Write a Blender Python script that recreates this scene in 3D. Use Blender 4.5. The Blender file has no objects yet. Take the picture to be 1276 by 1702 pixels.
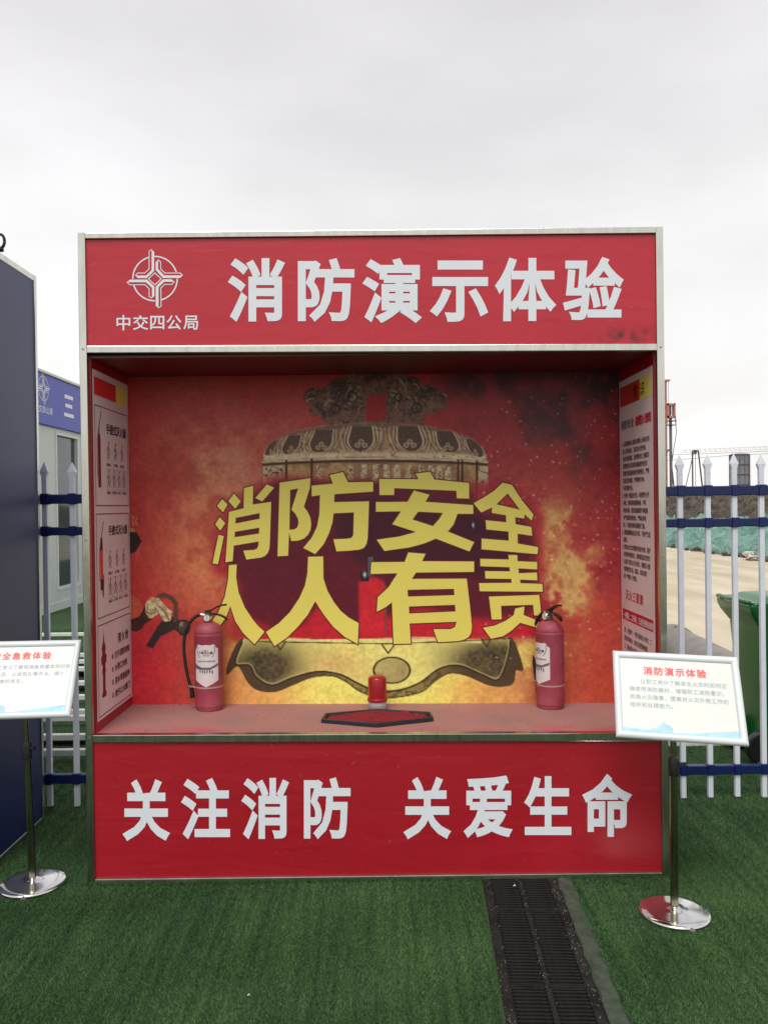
import bpy, math, random
import numpy as np
from mathutils import Vector, Matrix, Euler
from mathutils.geometry import delaunay_2d_cdt, tessellate_polygon

random.seed(7)
rng = np.random.default_rng(7)
SC = bpy.context.scene
COL = SC.collection

# ------------------------------------------------------------------ camera
CAM = np.array([0.0251637, -3.2585619, 1.5210329])
PITCH, YAW, ROLL, F = -0.007061196, 0.004197223, -0.012830091, 1337.4164
fwd = np.array([math.sin(YAW) * math.cos(PITCH), math.cos(YAW) * math.cos(PITCH), math.sin(PITCH)])
_r = np.array([math.cos(YAW), -math.sin(YAW), 0.0])
_u = np.cross(_r, fwd)
right = _r * math.cos(ROLL) + _u * math.sin(ROLL)
upv = -_r * math.sin(ROLL) + _u * math.cos(ROLL)
cd = bpy.data.cameras.new('camera')
cd.sensor_fit = 'VERTICAL'
cd.sensor_height = 36.0
cd.lens = F / 1702 * 36
cd.clip_start = 0.05
cd.clip_end = 2000
cam = bpy.data.objects.new('camera', cd)
COL.objects.link(cam)
M = Matrix.Identity(4)
for i in range(3):
    M[i][0], M[i][1], M[i][2], M[i][3] = right[i], upv[i], -fwd[i], CAM[i]
cam.matrix_world = M
SC.camera = cam

# ------------------------------------------------------------------ world
SUN_EL, SUN_AZ = math.radians(58), math.radians(194)
W = bpy.data.worlds.new('World')
SC.world = W
W.use_nodes = True
wt = W.node_tree
wt.nodes.clear()
def wn(t, **k):
    n = wt.nodes.new(t)
    for a, b in k.items():
        setattr(n, a, b)
    return n
wo = wn('ShaderNodeOutputWorld'); wb = wn('ShaderNodeBackground')
sky = wn('ShaderNodeTexSky'); sky.sky_type = 'NISHITA'; sky.sun_disc = False
sky.sun_elevation = SUN_EL; sky.sun_rotation = SUN_AZ; sky.dust_density = 4
tc = wn('ShaderNodeTexCoord'); sep = wn('ShaderNodeSeparateXYZ')
wt.links.new(tc.outputs['Generated'], sep.inputs[0])
ramp = wn('ShaderNodeValToRGB')
els = ramp.color_ramp.elements
SK = 1.0
def skc(r, g, b): return (r, g, b, 1)
els[0].position = 0.0; els[0].color = skc(.97, .96, .94)
els[1].position = 1.0; els[1].color = skc(.66, .65, .67)
for p_, c_ in ((.10, (.95, .94, .93)), (.24, (.93, .92, .92)), (.34, (.90, .89, .90)), (.44, (.81, .795, .815)), (.55, (.72, .705, .73)), (.8, (.68, .67, .69))):
    e = els.new(p_); e.color = skc(*c_)
wt.links.new(sep.outputs['Z'], ramp.inputs[0])
mp = wn('ShaderNodeMapping'); mp.inputs['Scale'].default_value = (1.0, 1.0, 2.6)
mp.inputs['Location'].default_value = (3.3, 1.2, .7)
wt.links.new(tc.outputs['Generated'], mp.inputs[0])
nz = wn('ShaderNodeTexNoise'); nz.inputs['Scale'].default_value = 2.1; nz.inputs['Detail'].default_value = 5; nz.inputs['Roughness'].default_value = .5
wt.links.new(mp.outputs[0], nz.inputs['Vector'])
mr = wn('ShaderNodeMapRange'); mr.inputs['From Min'].default_value = .3; mr.inputs['From Max'].default_value = .7
mr.inputs['To Min'].default_value = .87; mr.inputs['To Max'].default_value = 1.09
wt.links.new(nz.outputs[0], mr.inputs[0])
vm = wn('ShaderNodeVectorMath', operation='SCALE')
wt.links.new(ramp.outputs[0], vm.inputs[0]); wt.links.new(mr.outputs[0], vm.inputs['Scale'])
vs = wn('ShaderNodeVectorMath', operation='SCALE'); vs.inputs['Scale'].default_value = 10.8
wt.links.new(vm.outputs[0], vs.inputs[0])
mx = wn('ShaderNodeMix', data_type='RGBA'); mx.inputs['Factor'].default_value = .985
wt.links.new(sky.outputs[0], mx.inputs['A']); wt.links.new(vs.outputs[0], mx.inputs['B'])
wt.links.new(mx.outputs['Result'], wb.inputs[0]); wb.inputs[1].default_value = .1
wt.links.new(wb.outputs[0], wo.inputs[0])

sl = bpy.data.lights.new('sun', 'SUN'); sl.energy = 2.1; sl.angle = math.radians(32); sl.color = (1, .97, .93)
so = bpy.data.objects.new('sun', sl); COL.objects.link(so)
sd = Vector((math.sin(SUN_AZ) * math.cos(SUN_EL), math.cos(SUN_AZ) * math.cos(SUN_EL), math.sin(SUN_EL)))
so.rotation_euler = sd.to_track_quat('Z', 'Y').to_euler()
so.location = sd * 30
SC.view_settings.view_transform = 'Standard'
SC.view_settings.look = 'None'
SC.view_settings.exposure = 0.0
SC.view_settings.gamma = 1.0
SC.view_settings.use_curve_mapping = False

# ------------------------------------------------------------------ survey helpers (photo pixel -> point on a real plane)
def ray(px, py): return fwd + right * (px - 638) / F - upv * (py - 851) / F
def atY(px, py, y):
    d = ray(px, py); return CAM + d * (y - CAM[1]) / d[1]
def atX(px, py, x):
    d = ray(px, py); return CAM + d * (x - CAM[0]) / d[0]
def atZ(px, py, z=0):
    d = ray(px, py); return CAM + d * (z - CAM[2]) / d[2]

# ------------------------------------------------------------------ materials
def s2l(c):
    c = c / 255.0
    return c / 12.92 if c <= .04045 else ((c + .055) / 1.055) ** 2.4
def rgb(r, g, b): return (s2l(r), s2l(g), s2l(b))
MATS = {}
def mat(name, col, rough=.5, metal=0, var=.12, vscale=8, bump=0, bscale=60, coat=0, spec=.5, col2=None, stretch=None, rvar=0.0, trans=0, bdist=.01):
    if name in MATS: return MATS[name]
    m = bpy.data.materials.new(name); m.use_nodes = True
    t = m.node_tree; b = t.nodes['Principled BSDF']
    tcn = t.nodes.new('ShaderNodeTexCoord')
    src = tcn.outputs['Object']
    if stretch:
        mp_ = t.nodes.new('ShaderNodeMapping'); mp_.inputs['Scale'].default_value = stretch
        t.links.new(src, mp_.inputs[0]); src = mp_.outputs[0]
    n = t.nodes.new('ShaderNodeTexNoise'); n.inputs['Scale'].default_value = vscale; n.inputs['Detail'].default_value = 6
    n.inputs['Roughness'].default_value = .6
    t.links.new(src, n.inputs['Vector'])
    r = t.nodes.new('ShaderNodeValToRGB')
    r.color_ramp.elements[0].position = .3; r.color_ramp.elements[1].position = .7
    c2 = col2 if col2 else tuple(min(1, c * (1 + var)) for c in col)
    c1 = col if col2 else tuple(c * (1 - var) for c in col)
    r.color_ramp.elements[0].color = (*c1, 1); r.color_ramp.elements[1].color = (*c2, 1)
    t.links.new(n.outputs[0], r.inputs[0]); t.links.new(r.outputs[0], b.inputs['Base Color'])
    b.inputs['Roughness'].default_value = rough; b.inputs['Metallic'].default_value = metal
    b.inputs['Specular IOR Level'].default_value = spec
    if rvar:
        q = t.nodes.new('ShaderNodeMapRange'); q.inputs['To Min'].default_value = max(.02, rough - rvar); q.inputs['To Max'].default_value = rough + rvar
        t.links.new(n.outputs[0], q.inputs[0]); t.links.new(q.outputs[0], b.inputs['Roughness'])
    if coat: b.inputs['Coat Weight'].default_value = coat
    if trans: b.inputs['Transmission Weight'].default_value = trans
    if bump:
        n2 = t.nodes.new('ShaderNodeTexNoise'); n2.inputs['Scale'].default_value = bscale; n2.inputs['Detail'].default_value = 4
        t.links.new(src, n2.inputs['Vector'])
        bp = t.nodes.new('ShaderNodeBump'); bp.inputs['Strength'].default_value = bump; bp.inputs['Distance'].default_value = bdist
        t.links.new(n2.outputs[0], bp.inputs['Height']); t.links.new(bp.outputs[0], b.inputs['Normal'])
    MATS[name] = m
    return m

steel = mat('brushed_steel', rgb(205, 206, 196), .22, 1.0, .12, 5, .03, 40, stretch=(6, 6, 1), rvar=.08)
steel_dull = mat('dull_steel', rgb(160, 162, 148), .35, .9, .2, 6, .03, 40, rvar=.1)
navy = mat('navy_panel', rgb(28, 37, 94), .42, 0, .1, 2, .01, 5, coat=.0, rvar=.05, spec=.6)
white_print = mat('white_vinyl', rgb(228, 233, 238), .5, 0, .03, 10)
black_print = mat('black_print', rgb(45, 32, 38), .5, 0, .05)
grey_print = mat('grey_print', rgb(158, 172, 178), .5, 0, .12, 40)
red_print = mat('red_print', rgb(222, 50, 55), .5, 0, .05)
pale_red_print = mat('pale_red_print', rgb(240, 96, 92), .5, 0, .05)
maroon_print = mat('maroon_print', rgb(130, 22, 38), .5, 0, .08)
yellow_print = mat('yellow_print', rgb(240, 224, 104), .42, 0, .05, 3)
outline_print = mat('dark_outline_print', rgb(104, 24, 30), .5, 0, .1)
blue_print = mat('light_blue_print', rgb(150, 205, 228), .5, 0, .12, 30, col2=rgb(190, 225, 238))
poster_paper = mat('poster_paper', rgb(226, 208, 212), .38, 0, .05, 4, .02, 6)
paint_blue = mat('blue_rail_paint', rgb(13, 31, 84), .35, 0, .15, 12)
paint_white = mat('white_picket_paint', rgb(224, 228, 236), .4, 0, .08, 9)
plastic_black = mat('black_plastic', rgb(22, 20, 20), .4, 0, .2, 20)
chrome = mat('chrome_base', (.8, .79, .77), .14, 1, .12, 14, .02, 20, rvar=.08)
brass_pole = mat('tarnished_pole', rgb(158, 154, 134), .2, 1.0, .2, 9, stretch=(1, 1, .3), rvar=.1)
white_frame = mat('white_plastic_frame', rgb(224, 230, 230), .32, 0, .02)
sheet_paper = mat('printed_sheet', rgb(220, 226, 222), .35, 0, .03, 3, col2=rgb(224, 224, 214))

# red vinyl panels, with wrinkles, scuffs and a smudge
def red_vinyl(name, col, smudge=None):
    m = bpy.data.materials.new(name); m.use_nodes = True
    t = m.node_tree; b = t.nodes['Principled BSDF']; b.inputs['Roughness'].default_value = .36
    b.inputs['Specular IOR Level'].default_value = .6
    tcn = t.nodes.new('ShaderNodeTexCoord')
    n = t.nodes.new('ShaderNodeTexNoise'); n.inputs['Scale'].default_value = 2.2; n.inputs['Detail'].default_value = 8
    t.links.new(tcn.outputs['Object'], n.inputs['Vector'])
    r = t.nodes.new('ShaderNodeValToRGB'); r.color_ramp.elements[0].position = .35; r.color_ramp.elements[1].position = .7
    r.color_ramp.elements[0].color = (col[0] * .92, col[1] * .88, col[2] * .9, 1)
    r.color_ramp.elements[1].color = (col[0] * 1.03, col[1] * 1.3, col[2] * 1.2, 1)
    t.links.new(n.outputs[0], r.inputs[0])
    out = r.outputs[0]
    # dust specks
    v = t.nodes.new('ShaderNodeTexNoise'); v.inputs['Scale'].default_value = 55; v.inputs['Detail'].default_value = 3
    t.links.new(tcn.outputs['Object'], v.inputs['Vector'])
    q = t.nodes.new('ShaderNodeMapRange'); q.inputs['From Min'].default_value = .68; q.inputs['From Max'].default_value = .8
    q.inputs['To Max'].default_value = .16
    t.links.new(v.outputs[0], q.inputs[0])
    mi = t.nodes.new('ShaderNodeMix'); mi.data_type = 'RGBA'; mi.inputs['B'].default_value = (*rgb(215, 150, 150), 1)
    t.links.new(q.outputs[0], mi.inputs['Factor']); t.links.new(out, mi.inputs['A']); out = mi.outputs['Result']
    if smudge:
        sp = t.nodes.new('ShaderNodeVectorMath'); sp.operation = 'SUBTRACT'; sp.inputs[1].default_value = smudge[:3]
        t.links.new(tcn.outputs['Object'], sp.inputs[0])
        sc_ = t.nodes.new('ShaderNodeVectorMath'); sc_.operation = 'MULTIPLY'; sc_.inputs[1].default_value = (1 / smudge[3], 0, 1 / smudge[4])
        t.links.new(sp.outputs[0], sc_.inputs[0])
        ln = t.nodes.new('ShaderNodeVectorMath'); ln.operation = 'LENGTH'; t.links.new(sc_.outputs[0], ln.inputs[0])
        n3 = t.nodes.new('ShaderNodeTexNoise'); n3.inputs['Scale'].default_value = 22; n3.inputs['Detail'].default_value = 6
        t.links.new(tcn.outputs['Object'], n3.inputs['Vector'])
        a = t.nodes.new('ShaderNodeMapRange'); a.inputs['From Min'].default_value = 1.0; a.inputs['From Max'].default_value = 0.1
        t.links.new(ln.outputs['Value'], a.inputs[0])
        a2 = t.nodes.new('ShaderNodeMapRange'); a2.inputs['From Min'].default_value = .42; a2.inputs['From Max'].default_value = .62
        t.links.new(n3.outputs[0], a2.inputs[0])
        mm = t.nodes.new('ShaderNodeMath'); mm.operation = 'MULTIPLY'; t.links.new(a.outputs[0], mm.inputs[0]); t.links.new(a2.outputs[0], mm.inputs[1])
        m2 = t.nodes.new('ShaderNodeMix'); m2.data_type = 'RGBA'; m2.inputs['B'].default_value = (*rgb(90, 22, 34), 1)
        t.links.new(mm.outputs[0], m2.inputs['Factor']); t.links.new(out, m2.inputs['A']); out = m2.outputs['Result']
    t.links.new(out, b.inputs['Base Color'])
    w = t.nodes.new('ShaderNodeTexNoise'); w.inputs['Scale'].default_value = 3.5; w.inputs['Detail'].default_value = 2; w.inputs['Distortion'].default_value = 1.2
    mpn = t.nodes.new('ShaderNodeMapping'); mpn.inputs['Scale'].default_value = (.6, 1, 2.5)
    t.links.new(tcn.outputs['Object'], mpn.inputs[0]); t.links.new(mpn.outputs[0], w.inputs['Vector'])
    bp = t.nodes.new('ShaderNodeBump'); bp.inputs['Strength'].default_value = .15; bp.inputs['Distance'].default_value = .02
    t.links.new(w.outputs[0], bp.inputs['Height']); t.links.new(bp.outputs[0], b.inputs['Normal'])
    return m
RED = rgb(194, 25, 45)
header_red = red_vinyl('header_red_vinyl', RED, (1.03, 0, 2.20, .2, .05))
lower_red_shaded = red_vinyl('lower_red_vinyl_shaded', rgb(170, 22, 37))  # header vinyl again, its red darkened for the dimmer light low down
inner_red_shaded = red_vinyl('inner_red_vinyl_shaded', rgb(158, 20, 34))  # red lowered so part of the recess shade is in the colour
ceiling_red_shaded = red_vinyl('ceiling_red_vinyl_shaded', rgb(92, 12, 24))  # red cut much further, putting the shade under the roof into the colour

# ------------------------------------------------------------------ object helpers
def obj(name, verts, faces, m=None, parent=None, smooth=False, loc=None):
    me = bpy.data.meshes.new(name)
    me.from_pydata([tuple(map(float, v)) for v in verts], [], faces)
    if m: me.materials.append(m)
    if smooth:
        me.polygons.foreach_set('use_smooth', [True] * len(me.polygons))
    me.update()
    o = bpy.data.objects.new(name, me); COL.objects.link(o)
    if parent: o.parent = parent
    if loc: o.location = loc
    return o
def tag(o, label=None, cat=None, group=None, kind=None):
    if label: o['label'] = label
    if cat: o['category'] = cat
    if group: o['group'] = group
    if kind: o['kind'] = kind
    return o
def thing(name, label, cat, loc=(0, 0, 0), rot=(0, 0, 0), group=None):
    o = bpy.data.objects.new(name, None); COL.objects.link(o)
    o.empty_display_size = .1
    o.location = loc; o.rotation_euler = rot
    return tag(o, label, cat, group)
PRINT = ('poster_text', 'body_text', 'step_picture', 'picture_caption', 'disc_number', 'number_disc', 'red_text', 'banner_text', 'title_text', 'sticker_text', 'sticker_print', 'skyline_print', 'company_name', 'lettering', 'box_rule', 'handle_picture')
class MB:
    def __init__(s): s.v = []; s.f = []
    def add(s, v, f):
        k = len(s.v); s.v += [tuple(map(float, p)) for p in v]; s.f += [tuple(i + k for i in q) for q in f]; return s
    def box(s, x0, x1, y0, y1, z0, z1, c=0.0):
        if c <= 0:
            v = [(x0, y0, z0), (x1, y0, z0), (x1, y1, z0), (x0, y1, z0), (x0, y0, z1), (x1, y0, z1), (x1, y1, z1), (x0, y1, z1)]
            return s.add(v, [(0, 3, 2, 1), (4, 5, 6, 7), (0, 1, 5, 4), (1, 2, 6, 5), (2, 3, 7, 6), (3, 0, 4, 7)])
        # chamfered box as convex set of 24 points
        v = []; idx = {}
        for ix, x in enumerate((x0, x1)):
            for iy, y in enumerate((y0, y1)):
                for iz, z in enumerate((z0, z1)):
                    sx, sy, sz = (1 if ix == 0 else -1), (1 if iy == 0 else -1), (1 if iz == 0 else -1)
                    idx[ix, iy, iz, 0] = len(v); v.append((x, y + sy * c, z + sz * c))
                    idx[ix, iy, iz, 1] = len(v); v.append((x + sx * c, y, z + sz * c))
                    idx[ix, iy, iz, 2] = len(v); v.append((x + sx * c, y + sy * c, z))
        f = []
        for a in (0, 1):
            f.append([idx[a, 0, 0, 0], idx[a, 1, 0, 0], idx[a, 1, 1, 0], idx[a, 0, 1, 0]])
            f.append([idx[0, a, 0, 1], idx[1, a, 0, 1], idx[1, a, 1, 1], idx[0, a, 1, 1]])
            f.append([idx[0, 0, a, 2], idx[1, 0, a, 2], idx[1, 1, a, 2], idx[0, 1, a, 2]])
            for b_ in (0, 1):
                f.append([idx[0, a, b_, 1], idx[0, a, b_, 2], idx[1, a, b_, 2], idx[1, a, b_, 1]])
                f.append([idx[a, 0, b_, 0], idx[a, 0, b_, 2], idx[a, 1, b_, 2], idx[a, 1, b_, 0]])
                f.append([idx[a, b_, 0, 0], idx[a, b_, 0, 1], idx[a, b_, 1, 1], idx[a, b_, 1, 0]])
                for c_ in (0, 1):
                    f.append([idx[a, b_, c_, 0], idx[a, b_, c_, 1], idx[a, b_, c_, 2]])
        ctr = np.array([(x0 + x1) / 2, (y0 + y1) / 2, (z0 + z1) / 2])
        g = []
        for q in f:
            p = np.array([v[i] for i in q]); nrm = np.cross(p[1] - p[0], p[2] - p[0])
            g.append(tuple(q) if nrm @ (p.mean(0) - ctr) > 0 else tuple(q[::-1]))
        return s.add(v, g)
    def lathe(s, prof, n=32, cap=True, axis=None):
        v = []; f = []
        for r, z in prof:
            for i in range(n):
                a = 2 * math.pi * i / n; v.append((r * math.cos(a), r * math.sin(a), z))
        for k in range(len(prof) - 1):
            for i in range(n):
                j = (i + 1) % n
                f.append((k * n + i, k * n + j, (k + 1) * n + j, (k + 1) * n + i))
        if cap:
            f.append(tuple(range(n))[::-1]); f.append(tuple((len(prof) - 1) * n + i for i in range(n)))
        if axis is not None:
            R = axis; v = [tuple(R @ Vector(p)) for p in v]
        return s.add(v, f)
    def tube(s, pts, r, n=10, cap=True):
        pts = [Vector(p) for p in pts]; rs = r if isinstance(r, (list, tuple)) else [r] * len(pts)
        v = []; f = []; ref = None
        for k, p in enumerate(pts):
            d = (pts[min(k + 1, len(pts) - 1)] - pts[max(k - 1, 0)]).normalized()
            if ref is None:
                ref = d.cross(Vector((0, 0, 1)))
                if ref.length < .1: ref = d.cross(Vector((0, 1, 0)))
                ref.normalize()
            ref = (ref - d * ref.dot(d)).normalized(); w = d.cross(ref)
            for i in range(n):
                a = 2 * math.pi * i / n; v.append(p + (ref * math.cos(a) + w * math.sin(a)) * rs[k])
        for k in range(len(pts) - 1):
            for i in range(n):
                j = (i + 1) % n; f.append((k * n + i, k * n + j, (k + 1) * n + j, (k + 1) * n + i))
        if cap:
            f.append(tuple(range(n))[::-1]); f.append(tuple((len(pts) - 1) * n + i for i in range(n)))
        return s.add(v, f)
    def bar(s, a, b, w, h=None):
        """square bar from a to b"""
        a, b = Vector(a), Vector(b); d = (b - a).normalized(); h = h or w
        x = d.cross(Vector((0, 0, 1)))
        if x.length < .05: x = Vector((1, 0, 0))
        x.normalize(); y = d.cross(x)
        v = []
        for p in (a, b):
            for i, j in ((-1, -1), (1, -1), (1, 1), (-1, 1)): v.append(p + x * i * w / 2 + y * j * h / 2)
        return s.add(v, [(0, 3, 2, 1), (4, 5, 6, 7), (0, 1, 5, 4), (1, 2, 6, 5), (2, 3, 7, 6), (3, 0, 4, 7)])
    def build(s, name, m=None, parent=None, smooth=False, loc=None):
        o = obj(name, s.v, s.f, m, parent, smooth, loc)
        if name in PRINT: o['kind'] = 'stuff'
        return o
def autosmooth(o, ang=35):
    me = o.data
    me.polygons.foreach_set('use_smooth', [True] * len(me.polygons))
    try: me.set_sharp_from_angle(angle=math.radians(ang))
    except Exception: pass
    return o
def smoothcurve(pts, n=6):
    """Catmull-Rom through points"""
    P = [Vector(p) for p in pts]; P = [P[0]] + P + [P[-1]]; out = []
    for i in range(1, len(P) - 2):
        for k in range(n):
            t = k / n
            out.append(.5 * ((2 * P[i]) + (P[i + 1] - P[i - 1]) * t + (2 * P[i - 1] - 5 * P[i] + 4 * P[i + 1] - P[i + 2]) * t * t + (3 * P[i] - P[i - 1] - 3 * P[i + 1] + P[i + 2]) * t ** 3))
    out.append(P[-2]); return out

# ------------------------------------------------------------------ flat lettering (outlines emboldened with mitred offsets, filled by winding number)
def area(l):
    x, y = l[:, 0], l[:, 1]; return .5 * float(np.sum(x * np.roll(y, -1) - y * np.roll(x, -1)))
def offset_loop(l, w):
    keep = [i for i in range(len(l)) if np.linalg.norm(l[i] - l[i - 1]) > 1e-6]; l = l[keep]
    d = np.roll(l, -1, 0) - l; d /= np.linalg.norm(d, axis=1)[:, None]
    n = np.stack([d[:, 1], -d[:, 0]], 1); n0 = np.roll(n, 1, 0)
    den = 1 + np.sum(n * n0, 1); den = np.maximum(den, .3)
    return l + (n + n0) / den[:, None] * w
def fill_loops(loops):
    """loops: CCW outer, CW holes; nonzero winding fill -> verts, tris"""
    V = []; E = []
    for l in loops:
        k = len(V); n = len(l); V += [Vector((float(a), float(b))) for a, b in l]
        E += [(k + i, k + (i + 1) % n) for i in range(n)]
    vo, eo, fo, _, _, _ = delaunay_2d_cdt(V, E, [], 1, 1e-6)
    vo = np.array([tuple(v) for v in vo]); fo = np.array([f for f in fo if len(f) == 3])
    if len(fo) == 0: return [], []
    c = vo[fo].mean(1)
    wn_ = np.zeros(len(c))
    for l in loops:
        a = l; b = np.roll(l, -1, 0)
        ya, yb = a[:, 1][None], b[:, 1][None]; xa, xb = a[:, 0][None], b[:, 0][None]; cx_, cy_ = c[:, 0][:, None], c[:, 1][:, None]
        up_ = (ya <= cy_) & (yb > cy_); dn = (ya > cy_) & (yb <= cy_)
        side = (xb - xa) * (cy_ - ya) - (cx_ - xa) * (yb - ya)
        wn_ += np.sum(up_ & (side > 0), 1); wn_ -= np.sum(dn & (side < 0), 1)
    ok = wn_ > 0
    fo = fo[ok]
    # orient ccw
    p = vo[fo]; ar = np.cross(p[:, 1] - p[:, 0], p[:, 2] - p[:, 0])
    fo[ar < 0] = fo[ar < 0][:, ::-1]
    return vo, [tuple(map(int, f)) for f in fo[abs(ar) > 1e-9]]
_G = {}
def glyph_loops(ch):
    if ch in _G: return _G[ch]
    c = bpy.data.curves.new('t', 'FONT'); c.body = ch; c.size = 1; c.fill_mode = 'NONE'; c.resolution_u = 3
    o = bpy.data.objects.new('t', c); COL.objects.link(o)
    dg = bpy.context.evaluated_depsgraph_get()
    me = bpy.data.meshes.new_from_object(o.evaluated_get(dg))
    nx = {}
    for e in me.edges: nx.setdefault(e.vertices[0], []).append(e.vertices[1]); nx.setdefault(e.vertices[1], []).append(e.vertices[0])
    seen = set(); loops = []
    for s0 in sorted(nx):
        if s0 in seen: continue
        cur = s0; prev = None; l = []
        while cur not in seen:
            seen.add(cur); l.append(tuple(me.vertices[cur].co[:2]))
            nn = [q for q in nx[cur] if q != prev and q not in seen]
            if not nn: break
            # keep index order
            nn.sort(key=lambda q: (q != cur + 1, q)); prev, cur = cur, nn[0]
        if len(l) > 2: loops.append(np.array(l))
    bpy.data.objects.remove(o); bpy.data.curves.remove(c); bpy.data.meshes.remove(me)
    if loops:
        big = max(loops, key=lambda q: abs(area(q)))
        if area(big) < 0: loops = [q[::-1] for q in loops]
    _G[ch] = loops
    return loops
_B = {}
def bold_glyph(ch, w):
    k = (ch, w)
    if k not in _B:
        ls = [offset_loop(l, w) for l in glyph_loops(ch)]
        v, f = fill_loops(ls) if ls else (np.zeros((0, 2)), [])
        v = np.array(v) if len(v) else np.zeros((0, 2))
        _B[k] = (v, f)
    return _B[k]
def quad_map(c, s, t):
    """c = TL,TR,BR,BL 3-d corners"""
    TL, TR, BR, BL = [np.array(q) for q in c]
    s = s[:, None]; t = t[:, None]
    return (TL * (1 - s) + TR * s) * (1 - t) + (BL * (1 - s) + BR * s) * t
def glyph_in_box(mb, ch, corners, w):
    v, f = bold_glyph(ch, w)
    if not len(f): return
    used = sorted({i for q in f for i in q}); vu = v[used]
    lo, hi = vu.min(0), vu.max(0)
    s = (v[:, 0] - lo[0]) / (hi[0] - lo[0]); t = 1 - (v[:, 1] - lo[1]) / (hi[1] - lo[1])
    mb.add(quad_map(corners, s, t), f)
def text_run(mb, s, org, ud, vd, h, w=.012, adv=None, xs=1.0):
    """org = baseline-left 3-d; ud, vd unit vectors; h = em height in metres"""
    adv = adv if adv else h * xs
    org, ud, vd = map(np.array, (org, ud, vd)); x = 0
    for ch in s:
        a = adv * (.55 if ord(ch) < 128 else 1)
        if ch not in ' 　':
            v, f = bold_glyph(ch, w)
            if len(f):
                mb.add(org + (v[:, :1] * h * xs + x) * ud + v[:, 1:2] * h * vd, f)
        x += a
def plain_text(s, org, ud, vd, h, xs=1.0, line=1.3, name='body_text', m=None, parent=None, res=1):
    c = bpy.data.curves.new('t', 'FONT'); c.body = s; c.size = 1; c.resolution_u = res; c.space_line = line
    o = bpy.data.objects.new('t', c); COL.objects.link(o)
    dg = bpy.context.evaluated_depsgraph_get(); me = bpy.data.meshes.new_from_object(o.evaluated_get(dg))
    me.name = name
    n = len(me.vertices); a = np.zeros(n * 3); me.vertices.foreach_get('co', a); a = a.reshape(-1, 3)
    org, ud, vd = map(np.array, (org, ud, vd))
    p = org + a[:, :1] * h * xs * ud + a[:, 1:2] * h * vd
    me.vertices.foreach_set('co', p.ravel()); me.materials.clear(); me.materials.append(m); me.update()
    bpy.data.objects.remove(o); bpy.data.curves.remove(c)
    q = bpy.data.objects.new(name, me); COL.objects.link(q)
    if parent: q.parent = parent
    return q
def poly2d(l, ccw=True):
    l = np.array(l, float)
    return l if (area(l) > 0) == ccw else l[::-1]
def stroke_loops(pts, w, closed=False):
    """polyline -> loops (each segment a quad with square ends)"""
    P = [np.array(p, float) for p in pts]; out = []
    n = len(P)
    for i in range(n if closed else n - 1):
        a, b = P[i], P[(i + 1) % n]; d = b - a; L = np.linalg.norm(d)
        if L < 1e-9: continue
        d /= L; q = np.array([-d[1], d[0]]) * w / 2; e = d * w * .42
        out.append(poly2d([a - e - q, b + e - q, b + e + q, a - e + q]))
    return out

# the emblem: ring, diamond and four hooked arms, in its own units (y up)
def emblem():
    L = []
    fl = lambda p: [(x, -y) for x, y in p]
    def ring(cx_, cy_, r, w, a0, a1):
        k = max(6, int((a1 - a0) / 6)); A = [math.radians(a0 + (a1 - a0) * i / k) for i in range(k + 1)]
        o = [(cx_ + (r + w / 2) * math.cos(a), cy_ + (r + w / 2) * math.sin(a)) for a in A]
        i_ = [(cx_ + (r - w / 2) * math.cos(a), cy_ + (r - w / 2) * math.sin(a)) for a in A][::-1]
        L.append(poly2d(fl(o + i_)))
    ring(578, 537, 314, 20, -90 + -2, -17); ring(578, 537, 314, 20, 0, 73); ring(578, 537, 314, 20, 90, 163); ring(578, 537, 314, 20, 179, 254)
    for p in ([(530, 128), (566, 158), (566, 428), (462, 530), (335, 530), (302, 492), (455, 492), (530, 415)],
              [(622, 268), (587, 305), (587, 415), (690, 528), (935, 528), (967, 490), (705, 490), (622, 400)],
              [(182, 588), (225, 550), (465, 550), (570, 650), (570, 785), (535, 812), (535, 668), (450, 588)],
              [(850, 582), (815, 545), (690, 545), (588, 650), (588, 920), (628, 952), (628, 660), (705, 582)]):
        L.append(poly2d(fl(p)))
    for p in ([(302, 492), (335, 458), (432, 458), (495, 400), (495, 150), (530, 128)], [(622, 268), (658, 305), (658, 400), (715, 458), (935, 458), (967, 490)],
              [(182, 588), (225, 625), (435, 622), (495, 680), (495, 790), (535, 812)], [(850, 582), (815, 618), (715, 618), (660, 670), (665, 925), (628, 952)]):
        L += stroke_loops(fl(p), 12)
    L += stroke_loops(fl([(575, 455), (665, 540), (575, 625), (485, 540)]), 13, True)
    return fill_loops(L)
EMB = emblem()

# ================================================================== SETTING
HX = .0484                                   # the drain runs slightly askew: x = X0 + HX*y
DC0 = .567                                   # its centre line at y = 0
DW = .152                                    # half width of the cut in the turf
def dpt(u, y, z=0): return (DC0 + HX * y + u, y, z)
Y0, Y1 = -2.6, .32
def holed_sheet(name, m, z, xa, xb, ya, yb, kind='structure'):
    v = [(xa, ya, z), (xb, ya, z), (xb, yb, z), (xa, yb, z), dpt(-DW, Y0, z), dpt(DW, Y0, z), dpt(DW, Y1, z), dpt(-DW, Y1, z)]
    o = obj(name, v, [(0, 1, 5, 4), (1, 2, 6, 5), (2, 3, 7, 6), (3, 0, 4, 7)], m)
    return tag(o, kind=kind)
soil = mat('bare_soil', rgb(118, 104, 84), .95, 0, .35, .6, .5, 6)
holed_sheet('ground', soil, -.03, -400, 400, -400, 600)
conc = mat('site_concrete', rgb(178, 165, 138), .85, 0, .12, .9, .3, 12, col2=rgb(214, 202, 176), stretch=(1.6, .35, 1))
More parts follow.
